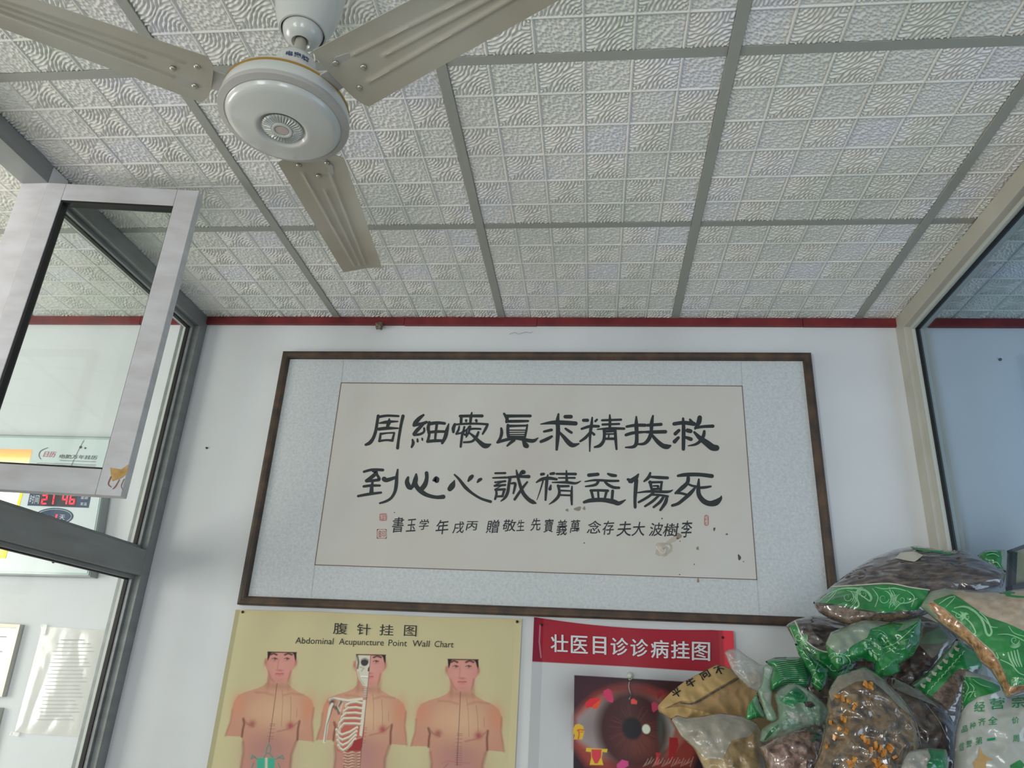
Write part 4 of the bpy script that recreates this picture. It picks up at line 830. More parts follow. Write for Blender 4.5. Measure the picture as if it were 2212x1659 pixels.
word('天', [(129, 1112), (141, 1112.5), (139, 1123), (127, 1122)], M['white_print'], el, K + .0062); word('第', [(92, 1111), (104, 1111.5), (102, 1122), (90, 1121)], M['white_print'], el, K + .0062); word('1', [(121, 1111), (125, 1111), (122, 1121), (118, 1121)], M['digits'], el, K + .0062)
M['faint_p'] = mat('grey_fine_print', (150, 158, 162), .6); M['grey_print'] = mat('grey_print', (92, 98, 104), .6); M['pink_print'] = mat('pink_print', (196, 112, 134), .6)
word('电脑万年挂历', [(130, 981), (211, 984), (208, 993), (127, 990)], M['grey_print'], cal, K + .0060, grow=.01)
word('日历', [(97, 975), (122, 976), (117, 988), (92, 987)], M['pink_print'], cal, K + .0060, grow=.01)
for st in ([(103, 967, 1.2), (88, 974, 1.6), (84, 984, 1.6), (88, 992, 1.2)], [(80, 1000, .9), (207, 1004, .9)], [(79, 1003, .7), (206, 1007, .7)], [(34, 1177, .9), (190, 1184, .9)], [(33, 1180, .7), (189, 1187, .7)], [(181, 951, 1), (168, 975, 1), (152, 1010, 1)], [(121, 1184, 1), (116, 1212, 1)]):
    V, Fc = merge2d([st]); link('printed_line', pymesh('printed_line', [wall(a, b_, K + .0060) for a, b_ in V], Fc), M['grey_print'], cal)
for a_, b_, wd, n_w in (((129, 994.5), (207, 997.5), 1.6, 20), ((97, 1196), (152, 1199), 3.2, 8)):     # print too small to read
    S = []
    for k in range(n_w):
        t0, t1 = (k + .12) / n_w, (k + .8) / n_w; S.append([(a_[0] + (b_[0] - a_[0]) * t0, a_[1] + (b_[1] - a_[1]) * t0, wd), (a_[0] + (b_[0] - a_[0]) * t1, a_[1] + (b_[1] - a_[1]) * t1, wd)])
    V, Fc = merge2d(S); o = link('small_print', pymesh('small_print', [wall(x, y, K + .0060) for x, y in V], Fc), M['faint_p'], cal); o['kind'] = 'stuff'
for i_, (x, y, r) in enumerate(((174, 966, .0042), (184, 968, .003), (115, 1214, .0042))):
    c = wall(x, y, K + .006); bm = bmesh.new(); bmesh.ops.create_uvsphere(bm, u_segments=12, v_segments=8, radius=r, matrix=Matrix.Translation([float(k) for k in c])); me = bpy.data.meshes.new('screw'); bm.to_mesh(me); bm.free(); link('screw', me, M['dark'], cal, True)

nt_ = empty('notice_sheet', (-1.29, WY, 1.32), 'crinkled glossy plastic-covered notice sheet taped to the wall under the electronic calendar', 'notice')
M['pocket'] = mat('glossy_plastic_pocket', (212, 212, 208), .25, coat=1.0, bump=.0015, bscale=12, crough=.13)
cs = [(92, 1353), (231, 1362), (177, 1592), (31, 1583)]
W_ = [wall(*c_, .002) for c_ in cs]; V = []; Fc = []; n = 40
for i in range(n + 1):
    for j in range(n + 1):
        s_, t = j / n, i / n; q = (W_[0] * (1 - s_) + W_[1] * s_) * (1 - t) + (W_[3] * (1 - s_) + W_[2] * s_) * t
        e = min(s_, 1 - s_, t, 1 - t); V.append((q[0], q[1] - .005 * abs(noise.noise(Vector((q[0] * 11, q[2] * 5, 3)))) * min(1, e * 12) - .0012 * abs(noise.noise(Vector((q[0] * 30, q[2] * 14, 1)))) * min(1, e * 12), q[2]))
for i in range(n):
    for j in range(n): a = i * (n + 1) + j; Fc.append((a + n + 1, a + n + 2, a + 1, a))
link('plastic_pocket', pymesh('pocket', V, Fc), M['pocket'], nt_, True)
M['faint'] = mat('faint_grey_print', (186, 187, 188), .6)
V = []; Fc = []
for k in range(22):
    y = 1382 + k * 8.2; dx = -(y - 1353) * .236; xa = 126 + dx + (k % 3) * 3; xb = 196 + dx + (k % 4) * 5
    if k == 0: xa, xb = 138 + dx, 184 + dx
    x = xa
    while x < xb:
        wv = random.uniform(3, 8); v, f = ribbon2d([(x, y, 2.0 if k == 0 else 1.2), (min(x + wv, xb), y + .5, 2.0 if k == 0 else 1.2)]); b0 = len(V); V += v; Fc += [tuple(i + b0 for i in q) for q in f]; x += wv + 1.2
o = link('printed_lines', pymesh('printed_lines', [wall(x, y, .0085) for x, y in V], Fc), M['faint'], nt_); o['kind'] = 'stuff'
M['tapec'] = film('clear_tape', (226, 226, 222), .5, .1)
for q in ([(88, 1347), (102, 1349), (97, 1372), (84, 1370)], [(219, 1357), (234, 1360), (231, 1368), (216, 1365)], [(24, 1580), (42, 1583), (40, 1592), (20, 1588)], [(170, 1587), (186, 1590), (183, 1598), (168, 1596)]):
    quad_on('tape', q, .0092, M['tapec'], nt_)
M['gilt'] = mat('pale_gilt_frame', (200, 196, 184), .35, metal=.3); M['certp'] = mat('certificate_paper_under_glass', (206, 218, 220), .12, coat=1.0)
def cert(px, label):
    r = empty('certificate_frame', (float(wall(*px[3])[0]) - .02, WY, float(wall(*px[3])[2])), label, 'certificate')
    P = [np.array([wall(*c_)[0], wall(*c_)[2]]) for c_ in px]; I = inset(P, .011)
    for s_ in range(4):
        V = []
        for cc, o_ in ((P, .001), (P, .020), (I, .018), (I, .010)): V += [(cc[s_][0], WY - o_, cc[s_][1]), (cc[(s_ + 1) % 4][0], WY - o_, cc[(s_ + 1) % 4][1])]
        link('frame_side', pymesh('frame_side', V, [(k * 2, k * 2 + 1, k * 2 + 3, k * 2 + 2) for k in range(3)]), M['gilt'], r)
    link('certificate', pymesh('certificate', [(q[0], WY - .011, q[1]) for q in I], [(3, 2, 1, 0)]), M['certp'], r)
    V = []; Fc = []
    for k in range(6):
        z = I[1][1] - .03 - k * .022; xx = I[1][0] - .03 - (k % 2) * .02; V += [(xx - .16, WY - .0116, z), (xx, WY - .0116, z), (xx, WY - .0116, z + .004), (xx - .16, WY - .0116, z + .004)]; Fc.append((4 * k, 4 * k + 1, 4 * k + 2, 4 * k + 3))
    o = link('printed_lines', pymesh('printed_lines', V, Fc), M['faint'], r); o['kind'] = 'stuff'
cert([(-190, 1340), (53, 1350), (14, 1505), (-222, 1496)], 'small gilt-framed certificate on the side room wall, left of the taped notice')
cert([(-225, 1518), (9, 1529), (-28, 1684), (-255, 1674)], 'lower gilt-framed certificate, only its corner seen under the other certificate')

# small things on the back wall
M['nest'] = mat('grey_brown_fluff', (126, 112, 100), .95, var=[(92, 78, 68), (150, 136, 122)], vscale=120)
c = wall(820, 704, .018); bm = bmesh.new(); bmesh.ops.create_icosphere(bm, subdivisions=4, radius=.0125)
for v in bm.verts: v.co *= 1 + .55 * noise.noise(v.co * 140) + .2 * noise.noise(v.co * 420)
bmesh.ops.translate(bm, vec=[float(k) for k in c], verts=bm.verts); me = bpy.data.meshes.new('insect_nest'); bm.to_mesh(me); bm.free()
tag(link('insect_nest', me, M['nest'], None, True), 'small grey-brown insect nest stuck under the red batten above the calligraphy', 'nest')
def nail(x, y, label, r=.0036):
    c = wall(x, y, 0); bm = bmesh.new(); bmesh.ops.create_cone(bm, cap_ends=True, segments=14, radius1=r, radius2=r * .8, depth=.005, matrix=Matrix.Translation((float(c[0]), WY - .0026, float(c[2]))) @ Matrix.Rotation(math.radians(90), 4, 'X'))
    me = bpy.data.meshes.new('nail'); bm.to_mesh(me); bm.free(); tag(link('nail', me, M['dark']), label, 'nail')
nail(447, 968, 'dark nail head in the white wall between left window post and calligraphy'); nail(2160, 777, 'dark nail in the wall seen through the blue tinted glass', .005)
M['web'] = mat('grey_cobweb_thread', (150, 150, 152), .9)
tag(tube('cobweb_thread', [wall(x, y, .004) for x, y in ((1100, 722), (1112, 718), (1121, 722), (1134, 717), (1146, 719), (1150, 716))], .0006, M['web'], None, 5), 'thin grey cobweb thread on the wall above the calligraphy frame', 'cobweb')
# framed panel in the room behind the tinted glass
pf = empty('picture_frame', (1.70, .46, 1.80), 'dark framed beige panel seen through the tinted glass behind the bags', 'picture')
M['bpanel'] = mat('beige_panel', (176, 164, 128), .6)
G = lambda x, y, yy: at(x, y, 1, yy)
P = [G(2176, 1196, .40), G(2330, 1140, .44), G(2330, 1240, .44), G(2172, 1272, .40)]; n_ = np.array([.25, -.95, .1])
def slab(name, P, d, m, parent): 
    Q = [p_ + n_ * d for p_ in P]; k = len(P)
    return link(name, pymesh(name, list(P) + Q, [tuple(range(k))[::-1], tuple(range(k, 2 * k))] + [(i, (i + 1) % k, (i + 1) % k + k, i + k) for i in range(k)]), m, parent)
slab('panel', P, .006, M['bpanel'], pf)
def bar(a, b, wdt): return [a, b, b + np.array([0, 0, wdt]), a + np.array([0, 0, wdt])]
slab('frame_side', bar(P[0] - np.array([0, 0, .002]), P[1] - np.array([0, 0, .002]), .010), .020, M['dark'], pf); slab('frame_side', bar(P[3] - np.array([0, 0, .030]), P[2] - np.array([0, 0, .030]), .034), .024, M['dark'], pf)
slab('frame_side', [P[3], P[3] + np.array([.012, 0, 0]), P[0] + np.array([.012, 0, 0]), P[0]], .020, M['dark'], pf)

# ------------------------------------------------------------------ the pile of herb bags on the tall cabinet
from mathutils.geometry import delaunay_2d_cdt
cb = empty('medicine_cabinet', (.90, .17, 0), 'tall grey steel cabinet carrying the pile of herb bags', 'cabinet')
M['cab'] = mat('grey_steel_cabinet', (150, 156, 156), .5)
span('body', (.46, -.19, .04), (1.30, .54, 1.325), M['cab'], cb, .003)
for s_ in (0, 1):
    d = span('door', (.465 + s_ * .418, -.209, .08), (.877 + s_ * .418, -.191, 1.30), M['cab'], cb, .003); span('handle', (.855 + s_ * .035 - .006, -.228, .78), (.855 + s_ * .035 + .006, -.211, .92), M['steel'], d, .003)
for x in (.49, 1.27):
    for y in (-.16, .51): span('foot', (x - .015, y - .015, 0.0), (x + .015, y + .015, .04), M['dark'], cb)
Z3 = lambda x, y: (1140 + x / 4.424, 1330 + y / 4.424)
Z4 = lambda x, y: (1400 + x / 3.324, 1160 + y / 3.324)
Z5 = lambda x, y: (1740 + x / 3.324, 1160 + y / 3.324)
Z6 = lambda x, y: (1560 + x / 6.167, 1390 + y / 6.167)
Z7 = lambda x, y: (1780 + x / 6.9125, 1330 + y / 6.9125)
ID = lambda x, y: (x, y)
def resample(P, step, smooth=True):
    P = [np.array(p_, float) for p_ in P]; out = []; n = len(P)
    for i in range(n):
        p0, p1, p2, p3 = P[i - 1], P[i], P[(i + 1) % n], P[(i + 2) % n]; k = max(1, int(np.hypot(*(p2 - p1)) / step))
        for t in range(k):
            t /= k
            c_ = .5 * ((2 * p1) + (-p0 + p2) * t + (2 * p0 - 5 * p1 + 4 * p2 - p3) * t * t + (-p0 + 3 * p1 - 3 * p2 + p3) * t ** 3); l_ = p1 + (p2 - p1) * t
            out.append(c_ * .22 + l_ * .78 if smooth else l_)
    return out
def fill(P, step):
    """triangulate an outline with inner points; returns 2D verts, faces, distance to the edge"""
    B = np.array(resample(P, step * .7)); x0, y0 = B.min(0); x1, y1 = B.max(0)
    pts = [tuple(b_) for b_ in B]; n = len(B); A2 = B; C2 = np.roll(B, -1, 0)
    X, Y = np.meshgrid(np.arange(x0 + step * .5, x1, step), np.arange(y0 + step * .5, y1, step * .87)); X[1::2] += step / 2; X = X.ravel(); Y = Y.ravel()
    def dist(X, Y):
        d = np.full(X.shape, 1e9); ins = np.zeros(X.shape, bool)
        for a, c_ in zip(A2, C2):
            e = c_ - a; t = np.clip(((X - a[0]) * e[0] + (Y - a[1]) * e[1]) / (e @ e + 1e-9), 0, 1); d = np.minimum(d, np.hypot(X - a[0] - t * e[0], Y - a[1] - t * e[1]))
            if a[1] != c_[1]: ins ^= ((a[1] > Y) != (c_[1] > Y)) & (X < (c_[0] - a[0]) * (Y - a[1]) / (c_[1] - a[1]) + a[0])
        return d, ins
    d, ins = dist(X, Y); k = ins & (d > step * .45)
    pts += list(zip(X[k], Y[k]))
    r = delaunay_2d_cdt([Vector(p_) for p_ in pts], [], [list(range(n))], 1, 1e-4)
    V = [(v.x, v.y) for v in r[0]]; Fc = [tuple(f) for f in r[2]]; A_ = np.array(V); d, _ = dist(A_[:, 0], A_[:, 1]); d[d < 1e-3] = 0
    return V, Fc, d
def crumple(p, sc=1.0, seed=0.0):
    v = Vector((p[0] * 22 * sc + seed, p[1] * 22 * sc, p[2] * 22 * sc)); a = 1 - abs(noise.noise(v)) * 2.2; b = 1 - abs(noise.noise(v * 2.3 + Vector((5, 1, 2)))) * 2.2
    return .65 * a + .35 * b
class Bag:
    def __init__(s, name, cat, label, Z, outline, y0, T, m, nb=(-.10, -.90, .40), wr=.006, wsc=1.0, step=5.0, back=.25, group='herb bags piled on the cabinet', part='filled_pouch', root=None, pw=.5):
        P = [Z(*p_) for p_ in outline]; A_ = np.array(P); s.cx, s.cy = A_.mean(0); s.nb = np.array(nb) / np.linalg.norm(nb)
        s.P0 = at(s.cx, s.cy, 1, y0); s.dir = -ray(s.cx, s.cy) / np.linalg.norm(ray(s.cx, s.cy)); s.Z = Z
        V2, F2, d = fill(P, step); mx = d.max(); W = []; Bk = []; s.seed = s.cx * .37
        for (x, y), dd in zip(V2, d):
            p_ = s.plane(x, y); r = dd / mx; h = (1 - (1 - min(r * 1.15, 1)) ** 2) ** pw
            e = min(r * 3, 1); c_ = wr * e * crumple(p_, wsc, s.seed)
            W.append(p_ + s.dir * (T * h + c_)); Bk.append(p_ - s.dir * (T * back * h))
        edge = [i for i, dd in enumerate(d) if dd == 0]; es = set(edge); n = len(W); idx = {}; V = list(W)
        for i in range(n):
            if i in es: idx[i] = i
            else: idx[i] = len(V); V.append(Bk[i])
        F2 = [f[::-1] for f in F2]
        Fb = [tuple(idx[i] for i in f)[::-1] for f in F2]
        s.bvh = BVHTree.FromPolygons([Vector([float(k) for k in v]) for v in W], F2)
        lo = min(v[2] for v in V)
        s.root = root or empty(name, (float(s.P0[0]), float(s.P0[1]), float(lo)), label, cat, group)
        me = pymesh(part, V, F2 + Fb); bm = bmesh.new(); bm.from_mesh(me); bmesh.ops.recalc_face_normals(bm, faces=bm.faces); bm.to_mesh(me); bm.free()
        s.body = link(part, me, m, s.root, True)
    def plane(s, x, y):
        d = ray(x, y); return CAM + d * (((s.P0 - CAM) @ s.nb) / (d @ s.nb))
    def hit(s, x, y, off):
        d = ray(x, y); d /= np.linalg.norm(d); o_ = Vector([float(k) for k in CAM]); v = Vector([float(k) for k in d])
        loc, nn, i, t = s.bvh.ray_cast(o_, v)
        if loc is None: 
            q = s.plane(x, y); loc, nn, i, t = s.bvh.find_nearest(Vector([float(k) for k in q]))
        return np.array(loc) - d * off
    def patch(s, name, outline, m, off=.0014, step=5.0, parent=None, Z=None):
        Z = Z or s.Z; V2, F2, d = fill([Z(*p_) for p_ in outline], step)
        return link(name, pymesh(name, [s.hit(x, y, off) for x, y in V2], [f[::-1] for f in F2]), m, parent or s.root, True)
    def lines(s, name, strokes, m, off=.0022, parent=None, Z=None, w=None):
        Z = Z or s.Z; k = Z(1, 0)[0] - Z(0, 0)[0]; S = []
        for st in strokes:
            P_ = [np.array(p_, float) for p_ in st]; st = [P_[0]]
            for i in range(len(P_) - 1):
                p0, p1, p2, p3 = P_[max(i - 1, 0)], P_[i], P_[i + 1], P_[min(i + 2, len(P_) - 1)]
                for t in (.25, .5, .75, 1.0): st.append(.5 * ((2 * p1) + (-p0 + p2) * t + (2 * p0 - 5 * p1 + 4 * p2 - p3) * t * t + (-p0 + 3 * p1 - 3 * p2 + p3) * t ** 3))
            q = []
            for a, b in zip(st[:-1], st[1:]):
                L_ = math.hypot(b[0] - a[0], b[1] - a[1]) * k; n = max(1, int(L_ / 7))
                q += [tuple(a[i] + (b[i] - a[i]) * t / n for i in range(3)) for t in range(n)]
            q.append(st[-1]); S.append([(*Z(x, y), ww * k) for x, y, ww in q])
        V, Fc = merge2d(S); o = link(name, pymesh(name, [s.hit(x, y, off) for x, y in V], Fc), m, parent or s.root); return o
    def text(s, t, q, m, off=.0024, parent=None, Z=None, grow=0.0):
        Z = Z or s.Z; V, Fc = text_quad(t, [Z(*c_) for c_ in q], grow); return link('printed_character', pymesh('printed_character', [s.hit(x, y, off) for x, y in V], Fc), m, parent or s.root)
def swirl(cx, cy, r, a0, flip=1, w=6):
    """printed paisley flourish: a spiral with trailing leaves"""
    out = []; a0 = math.radians(a0)
    sp = [(cx + r * (1 - k / 22) * math.cos(a0 + flip * k * .36), cy + r * (1 - k / 22) * math.sin(a0 + flip * k * .36), w * (1.1 - k / 24)) for k in range(19)]
    out.append(sp)
    for j, (rr, ln) in enumerate(((1.35, 10), (1.75, 8), (2.1, 7))):
        out.append([(cx + r * rr * math.cos(a0 - flip * (k * .22 - .6)), cy + r * rr * math.sin(a0 - flip * (k * .22 - .6)), w * (.5 + math.sin(math.pi * k / ln))) for k in range(ln + 1)])
    return out
M['green'] = mat('green_printed_film', (22, 136, 62), .25, coat=.8, spec=.5, var=[(14, 112, 52), (28, 148, 68)], vscale=18, bump=.002, bscale=40)
M['green2'] = mat('dark_green_film', (22, 122, 72), .3, coat=.6, var=[(14, 96, 56), (30, 138, 82)], vscale=22, bump=.002, bscale=50)
M['lime'] = mat('pale_green_print', (150, 206, 158), .35, coat=.6); M['cream'] = mat('cream_print', (206, 204, 188), .35, coat=.5)
M['gtext'] = mat('green_lettering', (32, 142, 84), .4)
M['bark'] = mat('dark_sliced_herb_under_film', (92, 80, 76), .5, coat=1.0, var=[(34, 30, 30), (68, 58, 56), (96, 84, 80), (122, 110, 104)], vscale=42, detail=7, stretch=(.8, 1.6, 2.2), bump=.0035, bscale=55, crough=.07)
M['brown'] = mat('brown_herb_under_film', (110, 88, 72), .5, coat=1.0, var=[(54, 42, 36), (96, 76, 62), (128, 108, 92), (92, 70, 58)], vscale=75, detail=8, bump=.003, bscale=80, crough=.08)
M['olive'] = mat('olive_herb_under_film', (104, 92, 62), .5, coat=1.0, var=[(64, 54, 38), (100, 86, 58), (132, 118, 84)], vscale=45, detail=7, bump=.003, bscale=50, crough=.08)
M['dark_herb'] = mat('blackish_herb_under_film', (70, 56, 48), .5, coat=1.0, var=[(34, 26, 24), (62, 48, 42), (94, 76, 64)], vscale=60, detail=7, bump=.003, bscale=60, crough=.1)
M['chips'] = mat('mixed_root_pieces_under_film', (120, 96, 66), .5, coat=1.0, var=[(40, 30, 22), (84, 66, 46), (128, 102, 68), (66, 50, 36)], vscale=46, detail=8, bump=.004, bscale=45, crough=.07)
M['tanherb'] = mat('tan_flake_herb_under_film', (184, 168, 150), .5, coat=.7, var=[(170, 154, 136), (196, 182, 166)], vscale=60, bump=.002, bscale=30, crough=.2)
M['orangeherb'] = mat('orange_brown_flakes', (168, 120, 76), .5, coat=.9, var=[(116, 80, 50), (176, 130, 84), (204, 164, 120)], vscale=90, detail=6, bump=.003, bscale=90)
M['pinkherb'] = mat('reddish_brown_pieces_under_film', (130, 102, 92), .5, coat=1.0, var=[(70, 50, 46), (120, 92, 82), (164, 136, 124), (96, 70, 62)], vscale=58, detail=8, bump=.004, bscale=50, crough=.06)
M['kraft'] = mat('brown_kraft_paper', (176, 142, 96), .75, var=[(158, 126, 84), (188, 154, 108)], vscale=10, bump=.003, bscale=26)
M['kraftl'] = mat('light_kraft_paper', (192, 160, 108), .75, bump=.002, bscale=30)
M['whitebag'] = mat('white_woven_film', (186, 190, 184), .35, coat=.5, var=[(172, 178, 170), (194, 196, 192)], vscale=14, bump=.003, bscale=24)
M['straw'] = mat('straw_herb_under_milky_film', (160, 136, 98), .5, coat=.8, var=[(120, 104, 74), (168, 142, 100), (186, 168, 132)], vscale=30, detail=7, bump=.004, bscale=30, crough=.2)
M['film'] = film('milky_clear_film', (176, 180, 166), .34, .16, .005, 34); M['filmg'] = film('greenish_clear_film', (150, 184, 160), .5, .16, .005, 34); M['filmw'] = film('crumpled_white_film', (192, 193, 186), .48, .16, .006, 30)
M['orangechip'] = mat('orange_root_chip', (196, 130, 50), .55, coat=.6, var=[(170, 104, 38), (214, 152, 66)], vscale=60)

# two filler bags added deep inside the pile; the first darkens its gaps
B = Bag('herb_bag', 'bag', 'dark filler bag added behind the pile to darken the gaps at its centre', ID, [(1765,1365),(1860,1345),(1990,1330),(2070,1370),(2085,1480),(2085,1600),(2080,1742),(1790,1742),(1766,1600),(1748,1520),(1736,1440)], .37, .02, M['dark_herb'], nb=(0, -.95, .2), wr=.008, step=7)
B = Bag('herb_bag', 'bag', 'olive-brown herb bag low in the pile between the milky straw bag and the knotted bag', ID, [(1585,1500),(1660,1470),(1730,1480),(1735,1560),(1735,1722),(1620,1722),(1600,1600)], .36, .03, M['olive'], nb=(.05, -.95, .2), wr=.008, step=6)
# 1 big bag on top
B = Bag('herb_bag', 'bag', 'largest herb bag on top of the pile, dark slices, green paisley band and white sticker', Z5, [(55,470),(190,350),(330,240),(480,150),(640,90),(790,62),(1000,95),(1130,90),(1290,160),(1440,245),(1415,360),(1300,400),(1000,500),(780,590),(560,622),(330,640),(200,600),(100,545)], .17, .075, M['bark'], nb=(-.15, -.75, .62), wr=.010, wsc=.8)
g = B.patch('printed_band', [(62,466),(190,355),(400,350),(600,340),(760,368),(885,384),(850,470),(800,525),(700,530),(560,545),(330,510),(200,482)], M['green'])
B.lines('band_edge', [[(185,357,9),(400,344,9),(600,334,10),(760,362,9),(890,380,7)]], M['cream'], parent=g, off=.0022)
o = B.lines('paisley_print', swirl(300,430,34,20) + swirl(420,410,26,200,-1) + swirl(560,440,40,10) + swirl(690,450,30,160,-1) + [[(120,440,5),(180,400,7),(260,372,5),(340,375,4)],[(150,470,5),(200,420,7),(230,380,4)],[(170,430,5),(230,380,9),(330,366,12),(430,385,16),(470,430,18),(462,458,14),(430,440,9),(370,400,6),(300,385,4)],[(340,420,6),(372,450,10),(382,490,12),(360,510,8)],[(500,360,5),(560,372,8),(640,368,9),(720,385,6)],[(640,520,5),(680,480,9),(740,470,9),(800,440,6)],[(480,370,5),(520,430,6),(500,500,6)],[(600,360,5),(620,430,7),(600,510,5)],[(730,385,5),(780,430,7),(760,500,5)]], M['lime'], parent=g); o['kind'] = 'stuff'
B.patch('sticker', [(682,112),(775,104),(845,130),(782,178),(648,152)], M['cream'], off=.003, step=4)
o = B.lines('green_print', [[(760,72,10),(830,92,14),(900,98,10),(960,108,16),(1040,118,12)],[(800,80,6),(870,105,6),(940,98,6),(1010,125,6),(1060,118,5)]], M['gtext']); o['kind'] = 'stuff'
B.patch('clear_side', [(70,500),(200,492),(330,520),(560,556),(700,545),(760,560),(640,600),(450,618),(300,620),(180,590),(90,540)], M['brown'], off=.0016)
# 2 small green one behind it
B = Bag('herb_bag', 'bag', 'small green printed bag corner sticking up behind the right end of the largest bag', Z5, [(1235,135),(1290,94),(1400,90),(1430,92),(1428,160),(1440,250),(1400,290),(1330,220),(1260,180)], .235, .02, M['green'], wr=.006, wsc=2, step=3.5)
B.patch('clear_edge', [(1400,92),(1432,92),(1430,170),(1440,240),(1405,200),(1410,150)], M['filmw'], step=3)
o = B.lines('paisley_print', [[(1300,130,4),(1350,120,6),(1390,140,4)],[(1330,200,4),(1370,180,7),(1400,215,4)],[(1290,110,3),(1330,104,4),(1380,108,3)]], M['lime']); o['kind'] = 'stuff'
# 3 left bag under the big one
B = Bag('herb_bag', 'bag', 'herb bag under the left end of the largest one, clear window inside green border', ID, [(1697,1352),(1720,1338),(1755,1330),(1800,1335),(1840,1345),(1865,1390),(1850,1440),(1815,1472),(1785,1468),(1750,1440),(1722,1395)], .22, .05, M['bark'], nb=(.1, -.9, .3), wr=.008)
g = B.patch('printed_band', [(1698,1352),(1715,1343),(1722,1342),(1734,1376),(1762,1401),(1800,1408),(1845,1400),(1843,1440),(1812,1470),(1786,1466),(1752,1438),(1724,1394)], M['green'])
B.lines('band_edge', [[(1717,1341,3),(1722,1352,3),(1735,1378,3),(1765,1402,3),(1800,1409,3),(1845,1401,3)]], M['cream'], parent=g)
o = B.lines('paisley_print', [[(x, y, ww * .33) for x, y, ww in st] for st in swirl(1725,1376,9,40) + swirl(1760,1425,10,200,-1) + swirl(1800,1440,11,10)] + [[(1706,1356,1.5),(1722,1390,2.2),(1742,1424,1.5)],[(1737,1392,2),(1748,1415,4),(1750,1426,3),(1740,1412,2)]], M['lime'], parent=g); o['kind'] = 'stuff'
# 7 brown bag in the middle
B = Bag('herb_bag', 'bag', 'dull brown herb bag in the middle, behind the strip of white ornaments', ID, [(1988,1343),(2030,1345),(2066,1380),(2045,1420),(2010,1470),(1980,1500),(1935,1492),(1915,1470),(1930,1440),(1962,1395),(1978,1385)], .19, .03, M['dark_herb'], nb=(-.1, -.9, .3), wr=.006)
B.patch('grey_film_top', Z='x' and ID, outline=[(1980,1388),(1990,1352),(2028,1350),(2062,1384),(2040,1400),(2014,1422),(1990,1398)], m=M['film'], off=.006); B.patch('dark_green_print', [(1990,1390),(2000,1368),(2030,1356),(2052,1382),(2020,1392)], M['green2'], off=.004)
# 6 ornament strip bag
B = Bag('herb_bag', 'bag', 'brown herb bag with a slanting green strip of white leaf ornaments', ID, [(2066,1380),(2120,1412),(2128,1440),(2090,1500),(2072,1560),(2062,1610),(2010,1600),(1972,1530),(1960,1485),(2005,1450)], .10, .04, M['brown'], nb=(-.2, -.9, .3), wr=.006)
g = B.patch('printed_band', [(2064,1386),(2100,1398),(2126,1420),(2126,1444),(2100,1446),(2068,1446),(2040,1476),(2012,1504),(1984,1488),(1970,1478),(2004,1448)], M['green'])
lf = []
for k in range(7):
    x, y = 2066 - k * 12.2, 1402 + k * 13.2; lf += [[(x - 3, y - 3, 4.5), (x + 1, y + 1, 6.5), (x + 4, y + 4, 3)]] if k % 1 == 0 else []
    lf += [[(x + 5, y - 1, 3.2), (x + 2, y + 3, 4)]]
for i, st in enumerate(lf[::2]): B.lines('leaf_ornament', [st, lf[2 * i + 1]], M['cream'], parent=g)
o = B.lines('small_print', [[(2084 - k * 7.5, 1406 + k * 8.4, 1.6), (2080 - k * 7.5, 1409 + k * 8.4, 2.4), (2079 - k * 7.5, 1414 + k * 8.4, 1.2)] for k in range(11)], M['lime'], parent=g); o['kind'] = 'stuff'
# 8 dark bag lower centre
B = Bag('herb_bag', 'bag', 'dark brown herb bag in clear film, right of the bag with orange chips', ID, [(1925,1460),(1985,1488),(2035,1520),(2060,1560),(2066,1610),(2070,1650),(2060,1705),(1960,1710),(1915,1620),(1905,1530)], .03, .04, M['dark_herb'], nb=(-.1, -.92, .3), wr=.010)
B.patch('film_fold', [(1935,1466),(1985,1492),(2030,1530),(2010,1520),(1960,1500),(1930,1486)], M['film'], off=.004, step=4); B.patch('paper_slip', [(1924,1506),(1945,1520),(1956,1538),(1934,1552),(1926,1530)], M['cream'], off=.006, step=4)
B.lines('film_crease', [[(1972,1540,1.2),(1984,1580,1.5),(1990,1615,1)], [(2000,1520,1),(2030,1560,1.4),(2048,1600,1)]], M['filmw'])
# 5 right bag with paisley band
B = Bag('herb_bag', 'bag', 'pale flake herb bag at the right edge with a broad green paisley band', Z5, [(825,500),(900,390),(1000,365),(1200,385),(1400,395),(1500,378),(1660,370),(1665,700),(1665,1150),(1569,1115),(1440,1155),(1395,1060),(1330,960),(1250,890),(1200,800),(1100,720),(950,610)], -.03, .045, M['tanherb'], nb=(-.35, -.80, .45), wr=.007, wsc=.8)
g = B.patch('printed_band', [(915,458),(1050,410),(1100,430),(1300,570),(1450,620),(1600,690),(1655,720),(1655,1090),(1569,1060),(1470,1072),(1440,1000),(1385,880),(1345,820),(1210,700),(1100,600),(1000,515)], M['green'])
B.patch('clear_edge', [(880,480),(925,470),(1000,525),(1100,610),(1205,710),(1335,830),(1380,890),(1440,1010),(1465,1080),(1569,1068),(1650,1095),(1650,1135),(1569,1108),(1445,1145),(1400,1050),(1335,950),(1260,880),(1205,795),(1100,700),(960,590)], M['orangeherb'], off=.002)
B.patch('film_corner', [(832,498),(900,395),(1000,372),(1120,392),(1040,405),(915,452),(870,480),(960,580),(920,575)], M['filmg'], off=.005)
